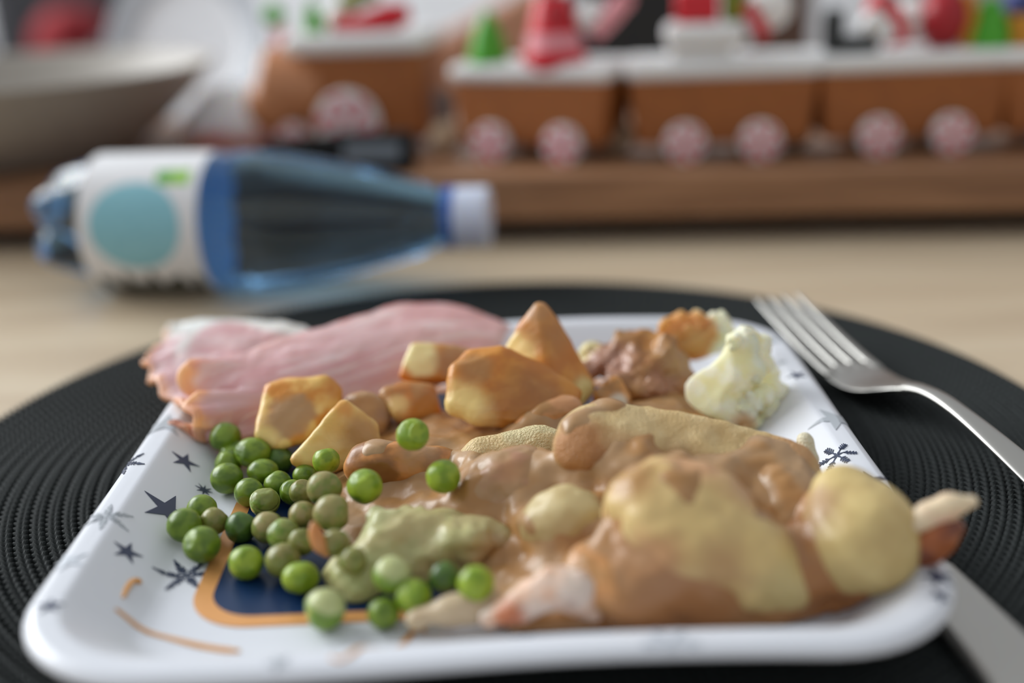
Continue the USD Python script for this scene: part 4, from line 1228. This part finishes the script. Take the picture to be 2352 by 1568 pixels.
# splashes on the plate's edge
for name, pts_, lab_ in (('gravy_drip', [(283, 1372, 6), (290, 1350, 10), (305, 1332, 12), (318, 1340, 9)], 'small hooked gravy drip near the left front corner of the plate'),
                         ('gravy_smear', [(268, 1400, 4), (300, 1425, 6), (380, 1462, 7), (450, 1480, 10), (520, 1492, 11), (548, 1494, 5)], 'long brown gravy smear along the left front rim of the plate'),
                         ('gravy_smear', [(760, 1508, 4), (840, 1496, 8), (930, 1472, 9), (975, 1452, 5)], 'orange gravy smear on the front rim below the beige slice')):
    P3 = [on_plate(x, y, .0002) for x, y, r in pts_]
    Rr = [r * dist(q) / FPX for q, (x, y, r) in zip(P3, pts_)]
    cs3 = CubicSpline(np.arange(len(P3)), np.array(P3)); ss = np.linspace(0, len(P3) - 1, 30)
    X = cs3(ss); X[:, 2] = plate_z(X[:, 0], X[:, 1]) + .0002
    m = tube(X, np.interp(ss, np.arange(len(P3)), Rr), 10, .25, up=(0, 0, 1))
    obj(name, m, wet, label=lab_, cat='gravy', col=np.tile(lin(206, 146, 74), (len(m.vertices), 1)))
A_ = (745, 1215, .018)
piece('onion_strip', Balls((738, 1225, .022), [(720, 1203, .0, 5), (724, 1225, .0, 7), (734, 1252, .0, 7), (752, 1275, .0, 5)], chain=True, noise=None), moist, 'thin orange brown strip of onion lying over the middle peas', 'onion strip', lin(196, 132, 78), lin(184, 118, 66), anchor=(738, 1225, .022), h=.0004)

# ---- peas: picture x, y, height of the centre, picture diameter, kind, label.  kinds: g green, b bright, d dark, o olive, s sauced, c cream-topped, w wrinkled
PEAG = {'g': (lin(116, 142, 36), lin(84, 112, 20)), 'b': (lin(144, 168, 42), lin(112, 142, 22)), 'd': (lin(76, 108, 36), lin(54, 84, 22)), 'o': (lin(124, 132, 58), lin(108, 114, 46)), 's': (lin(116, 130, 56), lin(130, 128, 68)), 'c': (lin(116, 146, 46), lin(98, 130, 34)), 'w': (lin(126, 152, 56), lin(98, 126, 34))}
PEAS = [
    (518, 1005, .0135, 72, 'g', 'green pea resting against the front tip of the ham'),
    (580, 1039, .0125, 76, 'g', 'oval green pea touching the halved potato'),
    (538, 1038, .0100, 58, 'g', 'green pea mostly hidden behind the oval pea by the halved potato'),
    (524, 1064, .0095, 62, 'g', 'half hidden green pea above the leftmost large pea of the upper cluster'),
    (521, 1098, .0100, 74, 'g', 'leftmost large green pea of the upper cluster'),
    (604, 1083, .0105, 64, 'g', 'green pea below the oval pea, with dark gaps beside it'),
    (643, 1056, .0090, 64, 'd', 'dark green pea in the shade between the two left potatoes'),
    (638, 1112, .0098, 64, 'g', 'round green pea in the middle of the upper cluster'),
    (572, 1130, .0092, 68, 'g', 'round green pea at the lower left of the upper cluster'),
    (608, 1153, .0100, 70, 'w', 'creased green pea with a fold across its top'),
    (700, 1092, .0105, 56, 'g', 'green pea squeezed under the lone pea on the pale wedge'),
    (672, 1130, .0100, 60, 'g', 'green pea left of the pea with a sauce smear'),
    (694, 1130, .0125, 60, 'o', 'light green pea with a sauce smear on its front'),
    (749, 1058, .0175, 63, 'b', 'lone bright pea leaning on the pale potato wedge'),
    (745, 1122, .0190, 82, 's', 'large sauce-coated pea left of the pea with a dark spot'),
    (838, 1117, .0215, 82, 'b', 'bright green pea with a dark spot below the glossy potato'),
    (464, 1170, .0110, 70, 'g', 'rearmost pea of the separate group of four on the left'),
    (424, 1206, .0115, 80, 'g', 'leftmost pea of the separate group of four'),
    (492, 1196, .0105, 64, 'o', 'greyish pea at the right of the separate group of four'),
    (464, 1250, .0105, 86, 'g', 'front pea of the separate group of four, over the copper line'),
    (553, 1210, .0092, 74, 'd', 'darkest green pea just behind the broken copper line'),
    (615, 1211, .0105, 74, 's', 'olive sauced pea right of the darkest pea'),
    (652, 1228, .0130, 76, 'w', 'pea with a green cap and a dull sauced side'),
    (696, 1183, .0145, 66, 's', 'sauced pea under the large sauce-coated pea'),
    (762, 1178, .0180, 86, 's', 'mottled pea half in sauce left of the cream'),
    (692, 1244, .0125, 66, 'o', 'dull olive pea behind the bright pea over the navy print'),
    (565, 1292, .0092, 80, 'b', 'single bright pea alone on the navy print'),
    (650, 1287, .0105, 82, 'o', 'olive pea with a brownish side above the bright pea'),
    (690, 1326, .0095, 78, 'b', 'bright oval pea at the edge of the navy print'),
    (772, 1246, .0185, 66, 'o', 'pea half sunk in the left of the cream sauce'),
    (746, 1398, .0100, 96, 'c', 'large pea at the lower left of the cream sauce'),
    (899, 1320, .0155, 88, 'c', 'green pea in the front fold of the cream sauce'),
    (950, 1369, .0120, 84, 'b', 'yellowish green pea between two darker front peas'),
    (881, 1409, .0085, 74, 'g', 'lowest small pea at the front of the plate'),
    (1023, 1324, .0150, 74, 'd', 'greenish grey pea left of the bright round front pea'),
    (1093, 1340, .0165, 86, 'b', 'bright round yellow green pea at the right of the front row'),
    (948, 998, .0345, 77, 'b', 'single dented pea sitting on top of the glossy potato'),
    (1018, 1094, .0250, 80, 'b', 'green pea right of the glossy potato'),
    (812, 1288, .0165, 66, 'o', 'pea showing faintly through the cream sauce'),
]
rng = np.random.default_rng(12)
for k, (px, py, z, dpx, kind, lab_) in enumerate(PEAS):
    c = at(px, py, z)
    r = dpx / 2 * dist(c) / FPX
    ico = trimesh.creation.icosphere(4)
    V = ico.vertices.copy()
    ax_ = rng.normal(size=3); ax_ /= np.linalg.norm(ax_)
    R3 = trimesh.transformations.random_rotation_matrix(rng.random(3))[:3, :3]
    D = V @ R3.T
    rad = 1 + .05 * (meshkit.fbm(D * 1.6 + k, 3, k) - .5) * 2
    dd = D @ ax_
    rad -= .10 * smooth01(dd, .80, 1.0)                        # the flattened side of a pea
    if kind == 'w':                                             # a crease and puckers
        cr = np.abs(V[:, 2] * .8 - V[:, 1] * .5 + .25 * V[:, 0] - .35)
        rad -= .09 * np.exp(-(cr / .05) ** 2)
        rad += .05 * (meshkit.fbm(D * 3.2, 3, k + 50) - .5)
    if lab_.startswith('single dented'):
        rad -= .16 * smooth01(V @ np.array([.55, -.72, .42]), .82, 1.0) - .05 * smooth01(np.abs(V @ np.array([.55, -.72, .42]) - .80), .06, .0)
    if 'oval' in lab_:
        V = V * [1.12, 1.0, .93]
    Pw = c + V * (r * rad)[:, None] * [1, 1, .98]
    low = plate_z(Pw[:, 0], Pw[:, 1]) + .0004
    Pw[:, 2] = np.maximum(Pw[:, 2], low)
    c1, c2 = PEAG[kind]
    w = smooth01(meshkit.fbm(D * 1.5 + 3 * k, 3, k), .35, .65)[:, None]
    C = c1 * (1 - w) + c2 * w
    if kind in 'sow':
        q = smooth01(meshkit.fbm(D * 1.8 + 9 * k, 3, k + 5) + .10 * V[:, 2], .45, .62)[:, None] * (.42 if kind == 's' else .25)
        C = C * (1 - q) + lin(176, 152, 108) * q
    if kind == 'c':
        q = .75 * smooth01(V[:, 2] + .4 * V[:, 0] + .5 * (meshkit.fbm(D * 2, 3, k) - .5), .15, .55)[:, None]
        C = C * (1 - q) + lin(196, 200, 146) * q
    if 'dark spot' in lab_:
        q = .7 * smooth01(np.linalg.norm(V - np.array([-.35, -.80, -.35]), axis=1), .42, .12)[:, None]
        C = C * (1 - q) + lin(56, 92, 14) * q
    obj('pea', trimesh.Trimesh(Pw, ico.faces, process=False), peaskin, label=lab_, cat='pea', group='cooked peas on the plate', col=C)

A_ = (950, 1225, .0145)
_peas = [(at(px, py, z), dpx / 2 * dist(at(px, py, z)) / FPX) for px, py, z, dpx in ((762, 1178, .018, 84), (772, 1246, .0185, 66), (812, 1288, .0165, 66), (899, 1320, .0155, 86), (746, 1398, .010, 94), (838, 1117, .0215, 80))]


class Cream(Balls):
    def sdf(self, P):
        d = Balls.sdf(self, P)
        for c, r in _peas:
            d = smin(d, np.linalg.norm(P - c, axis=1) - r + .0012, .004)
        return d


piece('cream_sauce', Cream(A_, [(870, 1180, .006, 26), (935, 1182, .006, 30), (1010, 1198, .004, 36), (1080, 1222, .004, 42), (1150, 1250, .002, 40), (960, 1235, .0, 50), (880, 1235, .0, 46), (1030, 1262, -.002, 48), (1090, 1275, -.002, 40), (1200, 1262, .0, 30), (830, 1290, -.005, 46), (800, 1340, -.008, 42), (850, 1360, -.010, 36), (900, 1290, -.004, 46), (960, 1300, -.004, 44)], k=.006, noise=(.0034, 115)), moist,
      'pale greenish cream sauce poured over the front peas', 'sauce', CREAM, lin(180, 176, 120), [(860, 1160, .0, 60, lin(176, 182, 136), .5, .6), (1120, 1180, .004, 60, lin(190, 170, 118), .5, .7), (1130, 1280, -.004, 60, GRAVY_P, .5, .8), (830, 1330, -.012, 70, lin(176, 186, 122), .5, .7)], anchor=A_, seed=27)

# ------------------------------------------------------------------ fork and knife
steel = plain('brushed_steel', lin(184, 182, 177), .38, metal=1.0, bump=(500, .05, .0002))
tip, hend = at(1782, 672, .0205), at(2352, 1092, .0055)
ax2 = (hend - tip)[:2]; flen = np.linalg.norm(ax2); ax2 = ax2 / flen
fyaw = math.atan2(ax2[1], ax2[0])
fork = thing('fork', 'steel table fork lying on the placemat along the right of the plate', 'fork', (tip[0], tip[1], 0), fyaw)
# local x runs from the tine tips to the handle's end
sp = CubicSpline([0, .030, .056, .070, .082, .098, .118, .150, .195], [.0190, .0120, .0070, .0062, .0088, .0140, .0142, .0085, .0030])


def fz(x):
    return sp(x)


for k in range(4):
    y0 = (k - 1.5) * .0064
    xs_ = np.linspace(.0, .060, 16)
    P = np.c_[xs_, y0 * (0.94 + .06 * xs_ / .06), fz(xs_)]
    obj('tine', tube(P, np.interp(xs_, [0, .004, .015, .06], [.0005, .0011, .0016, .0023]), 12, .62, up=(0, 0, 1)), steel, fork, smooth=True)
xh = np.array([.054, .058, .064, .070, .075, .079, .082, .085, .089, .096])
hw = np.array([.0112, .0118, .0121, .0120, .0116, .0106, .0088, .0064, .0046, .0034])
obj('head', tube(np.c_[xh, 0 * xh, fz(xh)], hw, 24, np.interp(xh, [.054, .08, .096], [.09, .13, .42]), up=(0, 0, 1)), steel, fork, smooth=True)
xn = np.linspace(.090, .195, 30)
obj('handle', tube(np.c_[xn, 0 * xn, fz(xn)], np.interp(xn, [.090, .10, .12, .16, .188, .195], [.0042, .0030, .0033, .0056, .0072, .0050]), 20, np.interp(xn, [.09, .11, .16, .195], [.5, .5, .26, .22]), up=(0, 0, 1)), steel, fork, smooth=True)
kn0, kn1 = at(2222, 1402, .0035), at(2350, 1560, .0035)
kd = np.array([.13, -1.0]); kd /= np.linalg.norm(kd)
knife = thing('table_knife', 'steel table knife partly under the right front corner of the plate', 'knife', (kn0[0] - .001, kn0[1], 0), math.atan2(kd[1], kd[0]))
obj('handle', m3.Manifold.batch_hull([m3.Manifold.sphere(.0022, 16).translate((x, y, .0026)) for x, y in ((-.02, -.0060), (-.02, .0060), (.060, -.0088), (.060, .0088), (.074, 0))]), steel, knife, smooth=40)
obj('blade', prism(Polygon([(-.018, -.0065), (-.018, .0065), (-.08, .0075), (-.098, .004), (-.104, -.003), (-.10, -.0055)]), .0011, .0010), steel, knife)
